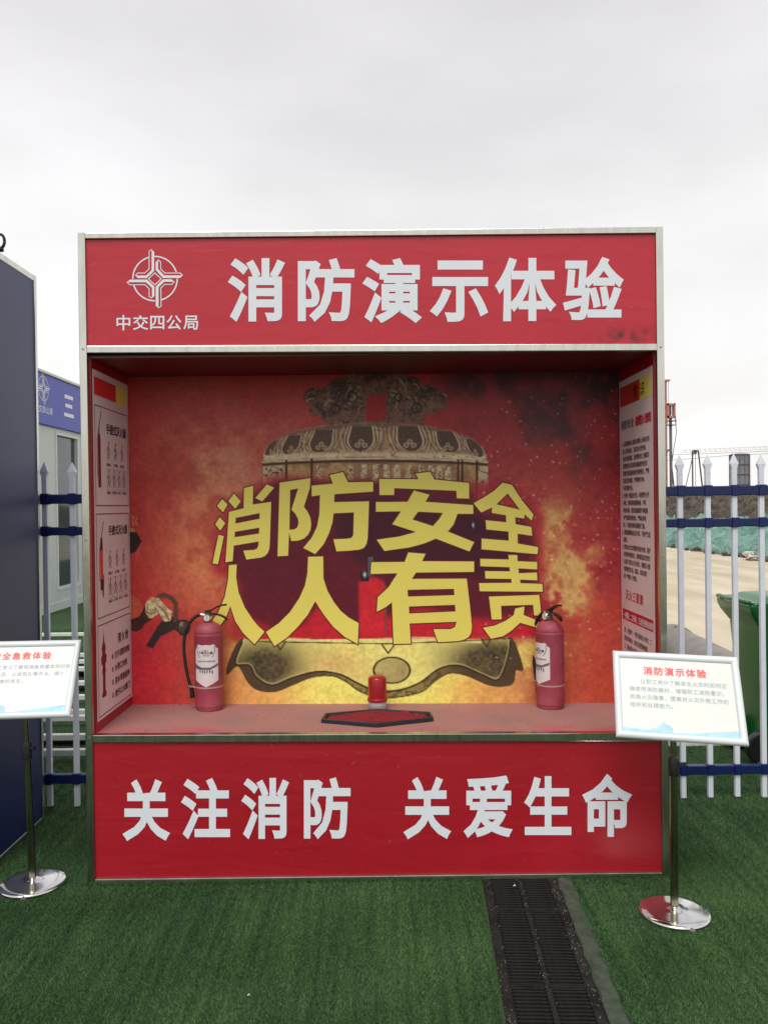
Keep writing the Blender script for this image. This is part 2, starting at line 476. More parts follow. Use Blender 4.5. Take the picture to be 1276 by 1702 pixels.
tag(obj('concrete_road', [(-.2, 1.76, -.012), (9.9, 1.76, -.012), (9.9, 90, -.012), (-.2, 90, -.012)], [(0, 1, 2, 3)], conc), kind='structure')

# artificial turf
def turf_material(name, blade):
    m = bpy.data.materials.new(name); m.use_nodes = True
    t = m.node_tree; b = t.nodes['Principled BSDF']; b.inputs['Roughness'].default_value = .6 if blade else .9
    b.inputs['Specular IOR Level'].default_value = .25
    g = t.nodes.new('ShaderNodeNewGeometry')
    n1 = t.nodes.new('ShaderNodeTexNoise'); n1.inputs['Scale'].default_value = 1.1; n1.inputs['Detail'].default_value = 5
    n2 = t.nodes.new('ShaderNodeTexNoise'); n2.inputs['Scale'].default_value = 130; n2.inputs['Detail'].default_value = 2
    mpp = t.nodes.new('ShaderNodeMapping'); mpp.inputs['Scale'].default_value = (17, .6, 1); t.links.new(g.outputs['Position'], mpp.inputs[0])
    n1b = t.nodes.new('ShaderNodeTexNoise'); n1b.inputs['Scale'].default_value = 2.2; n1b.inputs['Detail'].default_value = 4; t.links.new(mpp.outputs[0], n1b.inputs['Vector'])
    av = t.nodes.new('ShaderNodeMix'); av.inputs['Factor'].default_value = .5
    t.links.new(n1.outputs[0], av.inputs['A']); t.links.new(n1b.outputs[0], av.inputs['B'])
    t.links.new(g.outputs['Position'], n1.inputs['Vector']); t.links.new(g.outputs['Position'], n2.inputs['Vector'])
    r1 = t.nodes.new('ShaderNodeValToRGB'); r1.color_ramp.elements[0].position = .36; r1.color_ramp.elements[1].position = .66
    r1.color_ramp.elements[0].color = (*rgb(47, 80, 50), 1); r1.color_ramp.elements[1].color = (*rgb(84, 118, 72), 1)
    r2 = t.nodes.new('ShaderNodeValToRGB'); r2.color_ramp.elements[0].position = .3; r2.color_ramp.elements[1].position = .7
    a, c = ((.62, 1.5) if blade else (.35, .7))
    r2.color_ramp.elements[0].color = (a, a, a, 1); r2.color_ramp.elements[1].color = (c * 1.05, c, c * .85, 1)
    t.links.new(av.outputs['Result'], r1.inputs[0]); t.links.new(n2.outputs[0], r2.inputs[0])
    mu = t.nodes.new('ShaderNodeMix'); mu.data_type = 'RGBA'; mu.blend_type = 'MULTIPLY'; mu.inputs['Factor'].default_value = 1
    t.links.new(r1.outputs[0], mu.inputs['A']); t.links.new(r2.outputs[0], mu.inputs['B']); t.links.new(mu.outputs['Result'], b.inputs['Base Color'])
    if not blade:
        bp = t.nodes.new('ShaderNodeBump'); bp.inputs['Strength'].default_value = .7; bp.inputs['Distance'].default_value = .01
        t.links.new(n2.outputs[0], bp.inputs['Height']); t.links.new(bp.outputs[0], b.inputs['Normal'])
    return m
turf_base = turf_material('turf_backing', False); turf_blade = turf_material('turf_blade', True)
v = [(-14, -12, 0), (6, -12, 0), (6, 1.75, 0), (-14, 1.75, 0), dpt(-DW, Y0), dpt(DW, Y0), dpt(DW, Y1), dpt(-DW, Y1), (-.2, 1.75, 0), (-.2, 22, 0), (-14, 22, 0)]
tag(obj('turf_lawn', v, [(0, 1, 5, 4), (1, 2, 6, 5), (2, 8, 7, 6), (8, 3, 0, 4, 7), (3, 8, 9, 10)], turf_base), kind='structure')

def blades(n, xa, xb, ya, yb, h0, h1, w):
    x = rng.uniform(xa, xb, n); y = rng.uniform(ya, yb, n)
    u = x - (DC0 + HX * y)
    keep = ~((abs(u + .0) < DW + .004) & (y < Y1)) & ~((u > 0) & (u < DW + .056) & (y < .0) & (rng.random(n) < .85))
    keep &= ~((abs(x) < 1.17) & (y > .0) & (y < .51))
    x, y = x[keep], y[keep]; n = len(x)
    # tufts lean together
    lean = .9 * np.stack([np.sin(x * 3.1 + y * 7.7) + np.sin(y * 23 + x * 5), np.cos(x * 4.3 - y * 9.1)], 1) * .25
    h = rng.uniform(h0, h1, n); a = rng.uniform(0, math.pi, n)
    wx, wy = np.cos(a) * w / 2, np.sin(a) * w / 2
    tx = x + (lean[:, 0] + rng.normal(0, .55, n)) * h; ty = y + (lean[:, 1] + rng.normal(0, .55, n)) * h
    V = np.zeros((n, 3, 3))
    V[:, 0] = np.stack([x - wx, y - wy, np.full(n, .001)], 1); V[:, 1] = np.stack([x + wx, y + wy, np.full(n, .001)], 1); V[:, 2] = np.stack([tx, ty, h], 1)
    return V.reshape(-1, 3)
def tri_mesh(name, V, m):
    n = len(V); me = bpy.data.meshes.new(name)
    me.vertices.add(n); me.vertices.foreach_set('co', V.ravel())
    me.loops.add(n); me.loops.foreach_set('vertex_index', np.arange(n))
    me.polygons.add(n // 3); me.polygons.foreach_set('loop_start', np.arange(0, n, 3)); me.polygons.foreach_set('loop_total', np.full(n // 3, 3))
    me.materials.append(m); me.update(); me.validate()
    o = bpy.data.objects.new(name, me); COL.objects.link(o); return o
def skirt(n):
    x = rng.uniform(-1.2, 1.2, n); y = rng.uniform(-.016, -.005, n); h = rng.uniform(.008, .021, n); a = rng.uniform(0, 3.14, n)
    u = x - DC0; k = abs(u) > DW; x, y, h, a = x[k], y[k], h[k], a[k]; n = len(x)
    Q_ = np.zeros((n, 3, 3)); Q_[:, 0] = np.stack([x - .0012 * np.cos(a), y - .0012 * np.sin(a), np.full(n, .001)], 1); Q_[:, 1] = np.stack([x + .0012 * np.cos(a), y + .0012 * np.sin(a), np.full(n, .001)], 1)
    Q_[:, 2] = np.stack([x + rng.normal(0, .004, n), np.minimum(y + rng.normal(0, .004, n), -.0055), h], 1); return Q_.reshape(-1, 3)
V = np.concatenate([skirt(9000), blades(520000, -2.0, 2.1, -1.35, .25, .005, .011, .0024), blades(120000, -2.1, 2.5, .25, 1.74, .007, .014, .0035), blades(40000, -6, -1, 1.74, 7, .01, .016, .007),
                    blades(60000, -3.2, 3.4, -2.6, -1.35, .006, .014, .004)])
tag(tri_mesh('turf_grass', V, turf_blade), 'short green artificial turf pile covering the ground before the stand', 'turf', kind='stuff')

bits = MB()
for k in range(22):
    x = random.uniform(-1.6, 2.1); y = random.uniform(-1.2, 1.6); s_ = random.uniform(.0015, .004)
    if abs(x) < 1.2 and y > -.02: continue
    a = random.uniform(0, 3.1); bits.add([(x - s_ * math.cos(a) * 1.8, y - s_ * math.sin(a), .012), (x + s_ * math.cos(a + 1), y - s_, .016), (x + s_ * math.cos(a) * 1.8, y + s_ * math.sin(a), .013), (x, y + s_, .019)], [(0, 1, 2), (0, 2, 3), (0, 3, 1), (1, 3, 2)])
tag(bits.build('turf_litter', mat('pale_litter', rgb(196, 190, 172), .8)), 'pale specks of leaf and paper litter scattered on the turf', 'litter specks', kind='stuff')
# drain channel and grates
dk = mat('drain_concrete', rgb(34, 32, 29), .95, 0, .3, 12, .4, 50)
mb = MB()
d = -.11
mb.add([dpt(-DW, Y0, 0), dpt(-DW, Y1, 0), dpt(-DW, Y1, d), dpt(-DW, Y0, d), dpt(DW, Y0, 0), dpt(DW, Y1, 0), dpt(DW, Y1, d), dpt(DW, Y0, d)],
       [(0, 1, 2, 3), (5, 4, 7, 6), (3, 2, 6, 7), (0, 3, 7, 4), (1, 5, 6, 2)])
tag(mb.build('drain_channel', dk), kind='structure')
grate_m = mat('dusty_grate_plastic', rgb(13, 13, 13), .8, 0, .5, 9, .5, 140, col2=rgb(44, 43, 40), spec=.25)
bar_v = MB().box(-.0535, .0535, -.0034, .0034, -.018, 0, .0012)
bar_me = None
ang = -math.atan(HX)
places = ['nearest the foot of the red stand', 'second out from the foot of the red stand', 'third out from the red stand, cut by the photo edge', 'fourth out from the red stand, nearer the viewer', 'farthest out on the viewer side']
for k in range(5):
    yc = -.02 - .48 * k
    yc = .218 - .24 - .48 * k
    t = thing('drain_grate', 'dark slotted drain grate section ' + places[k], 'drain grate', dpt(0, yc, .004), (0, 0, ang), 'slotted grates laid end to end in the drain')
    mb = MB()
    L = .238
    mb.box(-.149, -.1165, -L, L, -.022, 0, .002); mb.box(.1165, .149, -L, L, -.022, 0, .002); mb.box(-.0085, .0085, -L, L, -.022, .001, .001)
    mb.box(-.1165, -.0085, -L, -L + .008, -.022, -.001); mb.box(.0085, .1165, -L, -L + .008, -.022, -.001)
    mb.box(-.1165, -.0085, L - .008, L, -.022, -.001); mb.box(.0085, .1165, L - .008, L, -.022, -.001)
    mb.build('grate_frame', grate_m, t)
    nb = 25
    for j in range(nb):
        yy = -L + .0165 + (2 * L - .033) * j / (nb - 1)
        for sx in (-1, 1):
            if bar_me is None:
                o = bar_v.build('grate_bar', grate_m, t); bar_me = o.data
            else:
                o = bpy.data.objects.new('grate_bar', bar_me); COL.objects.link(o); o.parent = t
            o.location = (sx * .0625, yy, -.001 - random.random() * .0012)
gr = MB()
for k in range(420):
    side = random.choice((-1, 1, 1, 0)); y = random.uniform(-1.4, -.01)
    u = side * .133 + random.gauss(0, .012) if side else random.gauss(0, .006)
    s_ = random.uniform(.001, .0032); p = dpt(u, y, .006); R3 = Euler([random.uniform(0, 6) for _ in range(3)]).to_matrix()
    q = [Vector(c) * s_ for c in ((1, 0, -.5), (-.6, .9, -.4), (-.5, -.8, -.4), (0, 0, .8))]
    gr.add([tuple(R3 @ c + Vector(p)) for c in q], [(0, 1, 3), (1, 2, 3), (2, 0, 3), (0, 2, 1)])
tag(gr.build('grate_grit', mat('pale_grit', rgb(120, 114, 102), .9, 0, .3, 60)), 'dusty grit caught along the ribs of the drain grates', 'grit', kind='stuff')
# worn seam tape on the right of the drain
seam_m = mat('dusty_turf_seam', rgb(46, 62, 42), .95, 0, .3, 25, .5, 90, col2=rgb(78, 84, 74))
v = []; f = []
n = 60
for i in range(n + 1):
    y = Y0 + (0 - Y0) * i / n
    e = .004 * math.sin(i * 1.7) + .003 * math.sin(i * 4.1)
    for j, (u, z) in enumerate(((DW + .001 + e, .001), (DW + .004 + e, .009), (DW + .025 + e, .008), (DW + .045 + e * 2, .005), (DW + .058 + e, .001))): v.append(dpt(u, y, z))
for i in range(n):
    for j in range(4): a = i * 5 + j; f.append((a, a + 1, a + 6, a + 5))
tag(obj('turf_seam', v, f, seam_m, smooth=True), kind='structure')
v = []; f = []
for i in range(n + 1):
    y = Y0 + (0 - Y0) * i / n; e = .003 * math.sin(i * 2.3) + .002 * math.sin(i * 5)
    for u, z in ((-DW - .012 + e, .001), (-DW - .001 + e, .009), (-DW + .003, .002)): v.append(dpt(u, y, z))
for i in range(n):
    for j in range(2): a = i * 3 + j; f.append((a, a + 1, a + 4, a + 3))
tag(obj('turf_edge', v, f, turf_base, smooth=True), kind='structure')

# white kerb where the turf ends
kerb_m = mat('white_kerb', rgb(236, 236, 230), .6, 0, .15, 6)
tag(MB().box(1.35, 2.45, 1.745, 1.785, -.01, .035, .004).build('turf_kerb', kerb_m), kind='structure')
# lower strip of muddy ground beyond the kerb
mud = mat('muddy_concrete', rgb(120, 112, 84), .9, 0, .25, 2.2, .5, 25, col2=rgb(150, 142, 108))
tag(obj('muddy_strip', [(1.0, 1.8, -.006), (3.2, 1.8, -.006), (2.9, 3.1, -.006), (2.3, 4.2, -.006), (1.0, 4.2, -.006)], [(0, 1, 2, 3, 4)], mud), kind='structure')

# ================================================================== THE RED FIRE SAFETY STAND
B = thing('display_stand', 'red fire safety demonstration stand in a silver frame with a recessed golden bell mural', 'display stand')
HW = 1.18; BD = .53
zt = lambda x, l, r: l + (r - l) * (x + HW) / (2 * HW)
def rail(name, l0, r0, l1, r1, x0=-1.1505, x1=1.1505, y0=-.004, y1=.03, m=steel):
    v = [(x0, y0, l0), (x1, y0, r0), (x1, y1, r0), (x0, y1, l0), (x0, y0, l1), (x1, y0, r1), (x1, y1, r1), (x0, y1, l1)]
    o = obj(name, v, [(0, 3, 2, 1), (4, 5, 6, 7), (0, 1, 5, 4), (1, 2, 6, 5), (2, 3, 7, 6), (3, 0, 4, 7)], m, B)
    bv = o.modifiers.new('bevel', 'BEVEL'); bv.width = .0025; bv.segments = 2
    return o
for sx in (-1, 1):
    for (ya, yb) in ((-.005, .03), (BD, BD + .03)):
        p = MB().box(min(sx * 1.151, sx * 1.18), max(sx * 1.151, sx * 1.18), ya, yb, 0, 2.639 if sx < 0 else 2.637, .002).build('frame_post', steel, B)
rail('frame_rail', 2.615, 2.611, 2.639, 2.637)
rail('frame_rail', 2.155, 2.137, 2.184, 2.165)
rail('frame_rail', .0, .0, .024, .018, m=steel_dull)
rail('shelf_rail', .579, .553, .6098, .5868)
for sx in (-1, 1):
    for z in (.003, 2.612):
        MB().box(sx * 1.166 - .013, sx * 1.166 + .013, .03, BD, z, z + .024, .002).build('frame_rail', steel, B)
rail('frame_rail', 2.612, 2.611, 2.639, 2.637, y0=BD, y1=BD + .03); rail('frame_rail', 0, 0, .024, .024, y0=BD, y1=BD + .03)
def qpanel(name, m, corners, y0, y1, parent=B):
    TL, TR, BR, BL = corners
    v = [(TL[0], y0, TL[1]), (TR[0], y0, TR[1]), (BR[0], y0, BR[1]), (BL[0], y0, BL[1]), (TL[0], y1, TL[1]), (TR[0], y1, TR[1]), (BR[0], y1, BR[1]), (BL[0], y1, BL[1])]
    return obj(name, v, [(3, 2, 1, 0), (4, 5, 6, 7), (0, 1, 5, 4), (1, 2, 6, 5), (2, 3, 7, 6), (3, 0, 4, 7)], m, parent)
hp = qpanel('header_panel', header_red, ((-1.1505, 2.614), (1.1505, 2.610), (1.1505, 2.166), (-1.1505, 2.185)), .006, .02)
lp = qpanel('lower_panel', lower_red_shaded, ((-1.1505, .578), (1.1505, .552), (1.1505, .0185), (-1.1505, .0245)), .006, .02)
hp['label'] = 'red header panel with white title and emblem'; lp['label'] = 'red lower panel with white slogan'
def boxpx(x0, y0, x1, y1, Y): return [atY(x0, y0, Y), atY(x1, y0, Y), atY(x1, y1, Y), atY(x0, y1, Y)]
YL = .0045
def line_of(chars, boxes, name, m, parent, w, Y=YL):
    for ch, b in zip(chars, boxes):
        mb = MB(); glyph_in_box(mb, ch, boxpx(b[0], b[2], b[1], b[3], Y), w); mb.build(name, m, parent)
line_of('消防演示体验', [(378.6, 473.8, 429, 535), (495, 589, 429, 535), (602, 701, 429, 537), (714, 811, 433, 535), (822, 924, 428, 534), (935, 1036, 427, 532)], 'character', white_print, hp, .03)
line_of('中交四公局', [(194, 217, 523.5, 549), (221, 247, 524, 548.5), (250, 273.5, 525, 547.5), (277, 302, 524, 548), (305, 329.5, 524.5, 548)], 'small_character', white_print, hp, .014)
line_of('关注消防关爱生命', [(203.8, 283, 1295, 1398), (301, 382.5, 1293, 1395), (401, 480.5, 1293, 1395), (505, 582.5, 1292, 1395), (670, 749.7, 1291, 1395),
        (770, 851.7, 1289, 1393), (870.5, 949, 1290, 1388), (967, 1050, 1286, 1391)], 'character', white_print, lp, .03)
ev, ef = EMB
EC = [atY(190, 400, YL), atY(340, 400, YL), atY(340, 560, YL), atY(190, 560, YL)]
ev = np.array(ev)
mb = MB(); mb.add(quad_map(EC, ev[:, 0] / 1276, -ev[:, 1] / 1361), ef); mb.build('emblem', white_print, hp)

# shell: back, sides, ceiling, shelf
zs = lambda x: .597 - .0115 * (x / 1.15)
shelf_m = mat('dusty_pink_shelf', rgb(176, 118, 112), .85, 0, .12, 3.5, .15, 70, col2=rgb(150, 114, 106))
def shelf():
    nx, ny = 60, 14; v = []; f = []
    for j in range(ny + 1):
        for i in range(nx + 1):
            x = -1.15 + 2.3 * i / nx; y = .03 + (.506 - .03) * j / ny; v.append((x, y, zs(x) + .0006 * math.sin(i * .9) * math.sin(j * 1.3)))
    for j in range(ny):
        for i in range(nx): a = j * (nx + 1) + i; f.append((a, a + 1, a + nx + 2, a + nx + 1))
    k = len(v); v += [(-1.15, .03, .575), (1.15, .03, .55), (1.15, .506, .55), (-1.15, .506, .575)]; f.append((k, k + 3, k + 2, k + 1))
    return obj('shelf', v, f, shelf_m, B)
sh = shelf()
# wiped red zones of the shelf: redder towards front-left, by noise in the material
t = shelf_m.node_tree; bs = t.nodes['Principled BSDF']; old = bs.inputs['Base Color'].links[0].from_socket
tcn = t.nodes.new('ShaderNodeTexCoord'); sx_ = t.nodes.new('ShaderNodeSeparateXYZ'); t.links.new(tcn.outputs['Object'], sx_.inputs[0])
nn = t.nodes.new('ShaderNodeTexNoise'); nn.inputs['Scale'].default_value = 5; nn.inputs['Detail'].default_value = 6; t.links.new(tcn.outputs['Object'], nn.inputs['Vector'])
ma = t.nodes.new('ShaderNodeMath'); ma.operation = 'MULTIPLY_ADD'; ma.inputs[1].default_value = -2.6; ma.inputs[2].default_value = .42; t.links.new(sx_.outputs['Y'], ma.inputs[0])
mb2 = t.nodes.new('ShaderNodeMath'); mb2.operation = 'ADD'; t.links.new(ma.outputs[0], mb2.inputs[0]); t.links.new(nn.outputs[0], mb2.inputs[1])
mrr = t.nodes.new('ShaderNodeMapRange'); mrr.inputs['From Min'].default_value = .62; mrr.inputs['From Max'].default_value = 1.0; mrr.inputs['To Max'].default_value = .8
t.links.new(mb2.outputs[0], mrr.inputs[0])
mi = t.nodes.new('ShaderNodeMix'); mi.data_type = 'RGBA'; mi.inputs['B'].default_value = (*rgb(186, 82, 92), 1)
t.links.new(mrr.outputs[0], mi.inputs['Factor']); t.links.new(old, mi.inputs['A']); t.links.new(mi.outputs['Result'], bs.inputs['Base Color'])

cr = MB()
for k in range(150):
    x = random.uniform(-1.12, 1.12); y = random.choice((random.uniform(.04, .5), random.uniform(.44, .5), random.uniform(.035, .08))); s_ = random.uniform(.0008, .0028); R3 = Euler([random.uniform(0, 6) for _ in range(3)]).to_matrix()
    q = [Vector(c) * s_ for c in ((1, 0, -.5), (-.6, .9, -.4), (-.5, -.8, -.4), (0, 0, .8))]
    cr.add([tuple(R3 @ c + Vector((x, y, zs(x) + s_ * .6))) for c in q], [(0, 1, 3), (1, 2, 3), (2, 0, 3), (0, 2, 1)])
o_ = cr.build('shelf_crumbs', mat('crumb_dust', rgb(88, 62, 56), .9, 0, .4, 200), sh); o_['kind'] = 'stuff'
MB().box(-1.151, 1.151, .5075, BD - .002, .03, 2.61).build('back_panel', navy, B)
MB().box(-1.15, 1.15, .0305, .506, 2.139, 2.15).build('ceiling_panel', ceiling_red_shaded, B)
MB().box(-1.151, 1.151, .031, BD, 2.64, 2.648).build('roof_panel', navy, B)
for sx in (-1, 1):
    MB().box(min(sx * 1.1465, sx * 1.151), max(sx * 1.1465, sx * 1.151), .0305, .506, .55, 2.139).build('inner_side_panel', inner_red_shaded, B)
    MB().box(min(sx * 1.1535, sx * 1.176), max(sx * 1.1535, sx * 1.176), .0305, BD - .001, .028, 2.611).build('outer_side_panel', navy, B)
for z, px_, l in ((0, 0, 0),):
    pass
# small screws along the header rail
scr = MB()
for x, z in ((-1.165, .6), (-1.165, 1.4), (-1.165, 2.17), (1.165, .58), (1.165, 1.3), (1.165, 2.15)):
    q = MB(); q.tube([(x, -.0072, z), (x, -.004, z)], .0045, 10); q.build('screw', steel_dull, B)

# ---------------------------------------------------------------- the mural, printed colour per vertex
def vnoise(x, y, seed):
    xi = np.floor(x).astype(int); yi = np.floor(y).astype(int); fx = x - xi; fy = y - yi
    def h(a, b):
        k = (a * 374761393 + b * 668265263 + seed * 974711) & 0xffffffff
        k = ((k ^ (k >> 13)) * 1274126177) & 0xffffffff
        return ((k ^ (k >> 16)) & 0xffff) / 65535.0
    sx = fx * fx * (3 - 2 * fx); sy = fy * fy * (3 - 2 * fy)
    return (h(xi, yi) * (1 - sx) + h(xi + 1, yi) * sx) * (1 - sy) + (h(xi, yi + 1) * (1 - sx) + h(xi + 1, yi + 1) * sx) * sy
def fbm(x, y, s, seed, o=5):
    r = 0; a = .5; t_ = 0
    for k in range(o): r = r + a * vnoise(x / s * 2 ** k + 7.3 * k, y / s * 2 ** k + 3.1 * k, seed + k); t_ += a; a *= .55
    return r / t_
def inpoly(x, y, P):
    P = np.array(P, float); c = np.zeros(x.shape, bool)
    bb = (x >= P[:, 0].min()) & (x <= P[:, 0].max()) & (y >= P[:, 1].min()) & (y <= P[:, 1].max())
    xx, yy = x[bb], y[bb]; r = np.zeros(xx.shape, bool)
    for i in range(len(P)):
        x1, y1 = P[i]; x2, y2 = P[i - 1]
        if y1 == y2: continue
        r ^= ((y1 > yy) != (y2 > yy)) & (xx < (x2 - x1) * (yy - y1) / (y2 - y1) + x1)
    c[bb] = r; return c
def segdist(x, y, pts, R=12):
    d = np.full(x.shape, 1e9)
    for (x1, y1), (x2, y2) in zip(pts[:-1], pts[1:]):
        bb = (x > min(x1, x2) - R) & (x < max(x1, x2) + R) & (y > min(y1, y2) - R) & (y < max(y1, y2) + R)
        xx, yy = x[bb], y[bb]; L = (x2 - x1) ** 2 + (y2 - y1) ** 2 + 1e-9
        t_ = np.clip(((xx - x1) * (x2 - x1) + (yy - y1) * (y2 - y1)) / L, 0, 1)
        d[bb] = np.minimum(d[bb], np.hypot(xx - x1 - t_ * (x2 - x1), yy - y1 - t_ * (y2 - y1)))
    return d
def sstep(a, b, x): t_ = np.clip((x - a) / (b - a), 0, 1); return t_ * t_ * (3 - 2 * t_)
NX, NY = 560, 384
MX0, MX1, MZ0, MZ1 = -1.1465, 1.1465, .578, 2.139
YM = .5055
gx = np.linspace(MX0, MX1, NX); gz = np.linspace(MZ1, MZ0, NY)
GX, GZ = np.meshgrid(gx, gz)
pw = np.stack([GX, np.full_like(GX, YM), GZ], -1) - CAM
den = pw @ fwd
PX = 638 + F * (pw @ right) / den; PY = 851 - F * (pw @ upv) / den
def soft_mask(x, y, P, k=2):
    q = inpoly(x, y, P).astype(float)
    for _ in range(k): q = (q + np.roll(q, 1, 0) + np.roll(q, -1, 0) + np.roll(q, 1, 1) + np.roll(q, -1, 1)) / 5
    return q
def paint(x, y):
    C = np.zeros(x.shape + (3,))
    def mixc(c, a):
        a = np.clip(a, 0, 1)[..., None]; C[:] = C * (1 - a) + np.array(c, float) * a
    def eng(sc_, sd_, w_=.02): return sstep(w_, w_ * .35, np.abs(fbm(x, y, sc_, sd_, 3) - .5))
    def gl(cx_, cy_, rx, ry): return np.exp(-(((x - cx_) / rx) ** 2 + ((y - cy_) / ry) ** 2))
    n1 = fbm(x, y, 90, 3); n2 = fbm(x, y, 40, 11); n3 = fbm(x, y, 14, 23); n4 = fbm(x, y, 5, 31, 3)
    C[:] = (192, 58, 56)
    mixc((204, 48, 54), .5 * sstep(.4, .7, n1))
    mixc((212, 130, 104), 1.3 * gl(390, 790, 140, 115) * sstep(.2, .7, n1))
    mixc((222, 134, 88), 1.2 * gl(345, 920, 80, 120) * (.55 + .6 * n2))
    mixc((176, 56, 52), .55 * sstep(.5, .75, n2) * (x < 430))
    mixc((222, 40, 60), .7 * gl(250, 1120, 70, 90))
    # smoke and embers on the right
    R_ = sstep(690, 800, x)
    mixc((168, 44, 56), .85 * R_)
    mixc((204, 96, 76), R_ * sstep(.48, .75, n2 * .6 + n1 * .4) * sstep(700, 860, y))
    mixc((66, 34, 42), .92 * R_ * sstep(.44, .74, n1 * .6 + n2 * .4 + (800 - y) / 850 + (x - 950) / 2500))
    mixc((206, 104, 80), .75 * R_ * gl(880, 850, 110, 100) * (.3 + 1.0 * n2))
    mixc((150, 44, 58), R_ * .6 * sstep(.55, .75, n3) * (y < 900))
    mixc((206, 84, 62), sstep(880, 960, x) * sstep(960, 1030, y) * (.55 + .5 * n2))
    yc = gl(920, 930, 78, 95) * 1.45 + gl(885, 1085, 62, 85) * 1.45
    n5 = np.clip((fbm(x, y, 46, 207, 7) - .34) / .3, 0, 1)
    n6 = np.clip((fbm(x, y, 16, 219, 5) - .36) / .28, 0, 1)
    mixc((224, 184, 108), .9 * sstep(.34, 1.0, yc * (.15 + 1.0 * n5 + .35 * (n6 - .5))) * (x > 700))
    mixc((200, 104, 74), .8 * sstep(.48, .66, fbm(x, y, 22, 211, 6)) * np.clip(yc, 0, 1) * (x > 700))
    # warm yellow floor glow
    fg = np.exp(-(((x - 625) / 265) ** 4)) * sstep(1035, 1075, y)
    mixc((252, 242, 122), fg)
    mixc((232, 150, 84), fg * .75 * (gl(430, 1160, 60, 50) + gl(815, 1150, 60, 40)) * (.4 + n2))
    # bell crown (two scaly heads over an arch) - mottled bronze
    P = [(503, 664), (508, 652), (520, 644), (534, 648), (545, 640), (556, 630), (572, 628), (582, 618), (604, 622), (622, 612), (642, 616), (662, 614), (676, 624), (694, 628), (700, 640), (716, 640), (730, 650), (746, 656), (738, 664), (746, 674), (730, 680), (722, 690), (708, 688), (704, 706), (540, 706), (534, 688), (520, 692), (512, 680), (516, 672)]
    m = inpoly(x, y, P)
    P2 = soft_mask(x, y, P)
    mixc((126, 90, 72), P2 * .92); mixc((70, 42, 42), P2 * .8 * sstep(.42, .6, fbm(x, y, 26, 71))); mixc((44, 28, 32), P2 * .9 * eng(13, 73, .03)); mixc((150, 118, 92), P2 * .75 * eng(11, 79, .022)); mixc((168, 138, 108), P2 * .7 * eng(7, 83, .02))
    mixc((176, 30, 42), inpoly(x, y, [(609, 658), (641, 654), (642, 698), (608, 700)]) * 1.0)
    rs_ = random.Random(11)
    for sg in (-1, 1):
        for k_ in range(34):
            u0 = rs_.uniform(20, 112); v0 = 640 + rs_.uniform(-16, 34) - (u0 - 60) * .05; L_ = rs_.uniform(10, 22); a_ = math.radians(rs_.uniform(-35, 40))
            pts_ = [(625 + sg * (u0 + L_ * t_ * math.cos(a_ + t_ * .8)), v0 + L_ * t_ * math.sin(a_ + t_ * .8)) for t_ in (0, .33, .66, 1)]
            d_ = segdist(x, y, pts_, 6); c_ = ((196, 164, 130), (52, 34, 34), (150, 116, 92))[k_ % 3]; mixc(c_, P2 * .8 * sstep(1.5, .5, d_))
    for cx_, cy_, r_ in ((558, 680, 7), (692, 678, 8), (662, 660, 6), (585, 660, 8)):
        dd = abs(np.hypot(x - cx_, y - cy_) - r_); mixc((50, 32, 34), sstep(2, .8, dd) * m)
    # dome
    P = [(438, 768), (438, 752), (446, 740), (466, 726), (500, 714), (545, 706), (600, 703), (660, 703), (712, 708), (755, 718), (785, 730), (802, 744), (808, 758), (808, 770), (740, 763), (624, 759), (510, 762)]
    m = inpoly(x, y, P)
    m = soft_mask(x, y, P, 1)
    mixc((204, 168, 130), m * 1.0); mixc((150, 108, 86), m * .6 * sstep(.42, .62, n3)); mixc((226, 204, 166), m * sstep(9, 3, abs(y - 758 - ((x - 624) / 185) ** 2 * 4))); mixc((90, 60, 50), m * .6 * eng(14, 141, .016))
    mixc((92, 60, 50), m * sstep(6, 1, np.abs(y - 706 - ((x - 624) / 185) ** 2 * 26)) * .5)
    for cx_, cy_, hw, hh in ((450, 744, 7, 12), (484, 739, 14, 15), (534, 733, 19, 18), (600, 729, 22, 20), (681, 729, 22, 20), (744, 734, 18, 17), (789, 744, 12, 14)):
        bend0 = (cx_ - 624) / 190.0; xr = x - cx_ - bend0 * (y - cy_) * .55
        hw2 = hw * 1.08
        prof_ = np.where(y < cy_ + 2, 1 - .18 * np.clip((cy_ - y) / hh, 0, 1), np.sqrt(np.clip(1 - ((y - cy_ - 2) / (hh * .95)) ** 2, 0, 1)))
        e2 = np.where(prof_ > .02, abs(xr) / (hw2 * np.maximum(prof_, .02)), 9) 
        vtop = sstep(cy_ - hh * 1.15, cy_ - hh * .95, y)
        mixc((232, 210, 172), m * vtop * sstep(1.26, 1.14, e2)); mixc((92, 60, 50), m * vtop * sstep(1.15, 1.08, e2)); mixc((214, 188, 154), m * vtop * sstep(1.04, .98, e2)); mixc((86, 56, 48), m * .9 * vtop * sstep(.88, .80, e2))
        for ox, oy, rr in ((0, 5, .22), (-.28, 11, .2), (.28, 11, .2)):
            dd = np.hypot((x - cx_ - ox * hw) / hw, (y - cy_ - oy) / hh); mixc((196, 168, 136), m * sstep(.25, .17, dd)); mixc((80, 52, 48), m * sstep(.12, .05, dd))
        bend = (cx_ - 624) / 190.0
        for sg in (-1, 1):
            for kk_, (off, al) in enumerate(((1.34, .8), (1.52, .55), (1.7, .8))):
                mixc((112, 74, 60) if kk_ != 1 else (228, 206, 174), m * al * sstep(1.3, .4, abs(x - cx_ - bend * (y - cy_) * .55 - sg * hw * (off - .25 * np.abs((y - cy_ + 4) / hh) ** 2))) * (y > cy_ - hh) * (y < cy_ + hh * .95))
    # body with columns of relief writing
    band = 766 + ((x - 624) / 185) ** 2 * 6
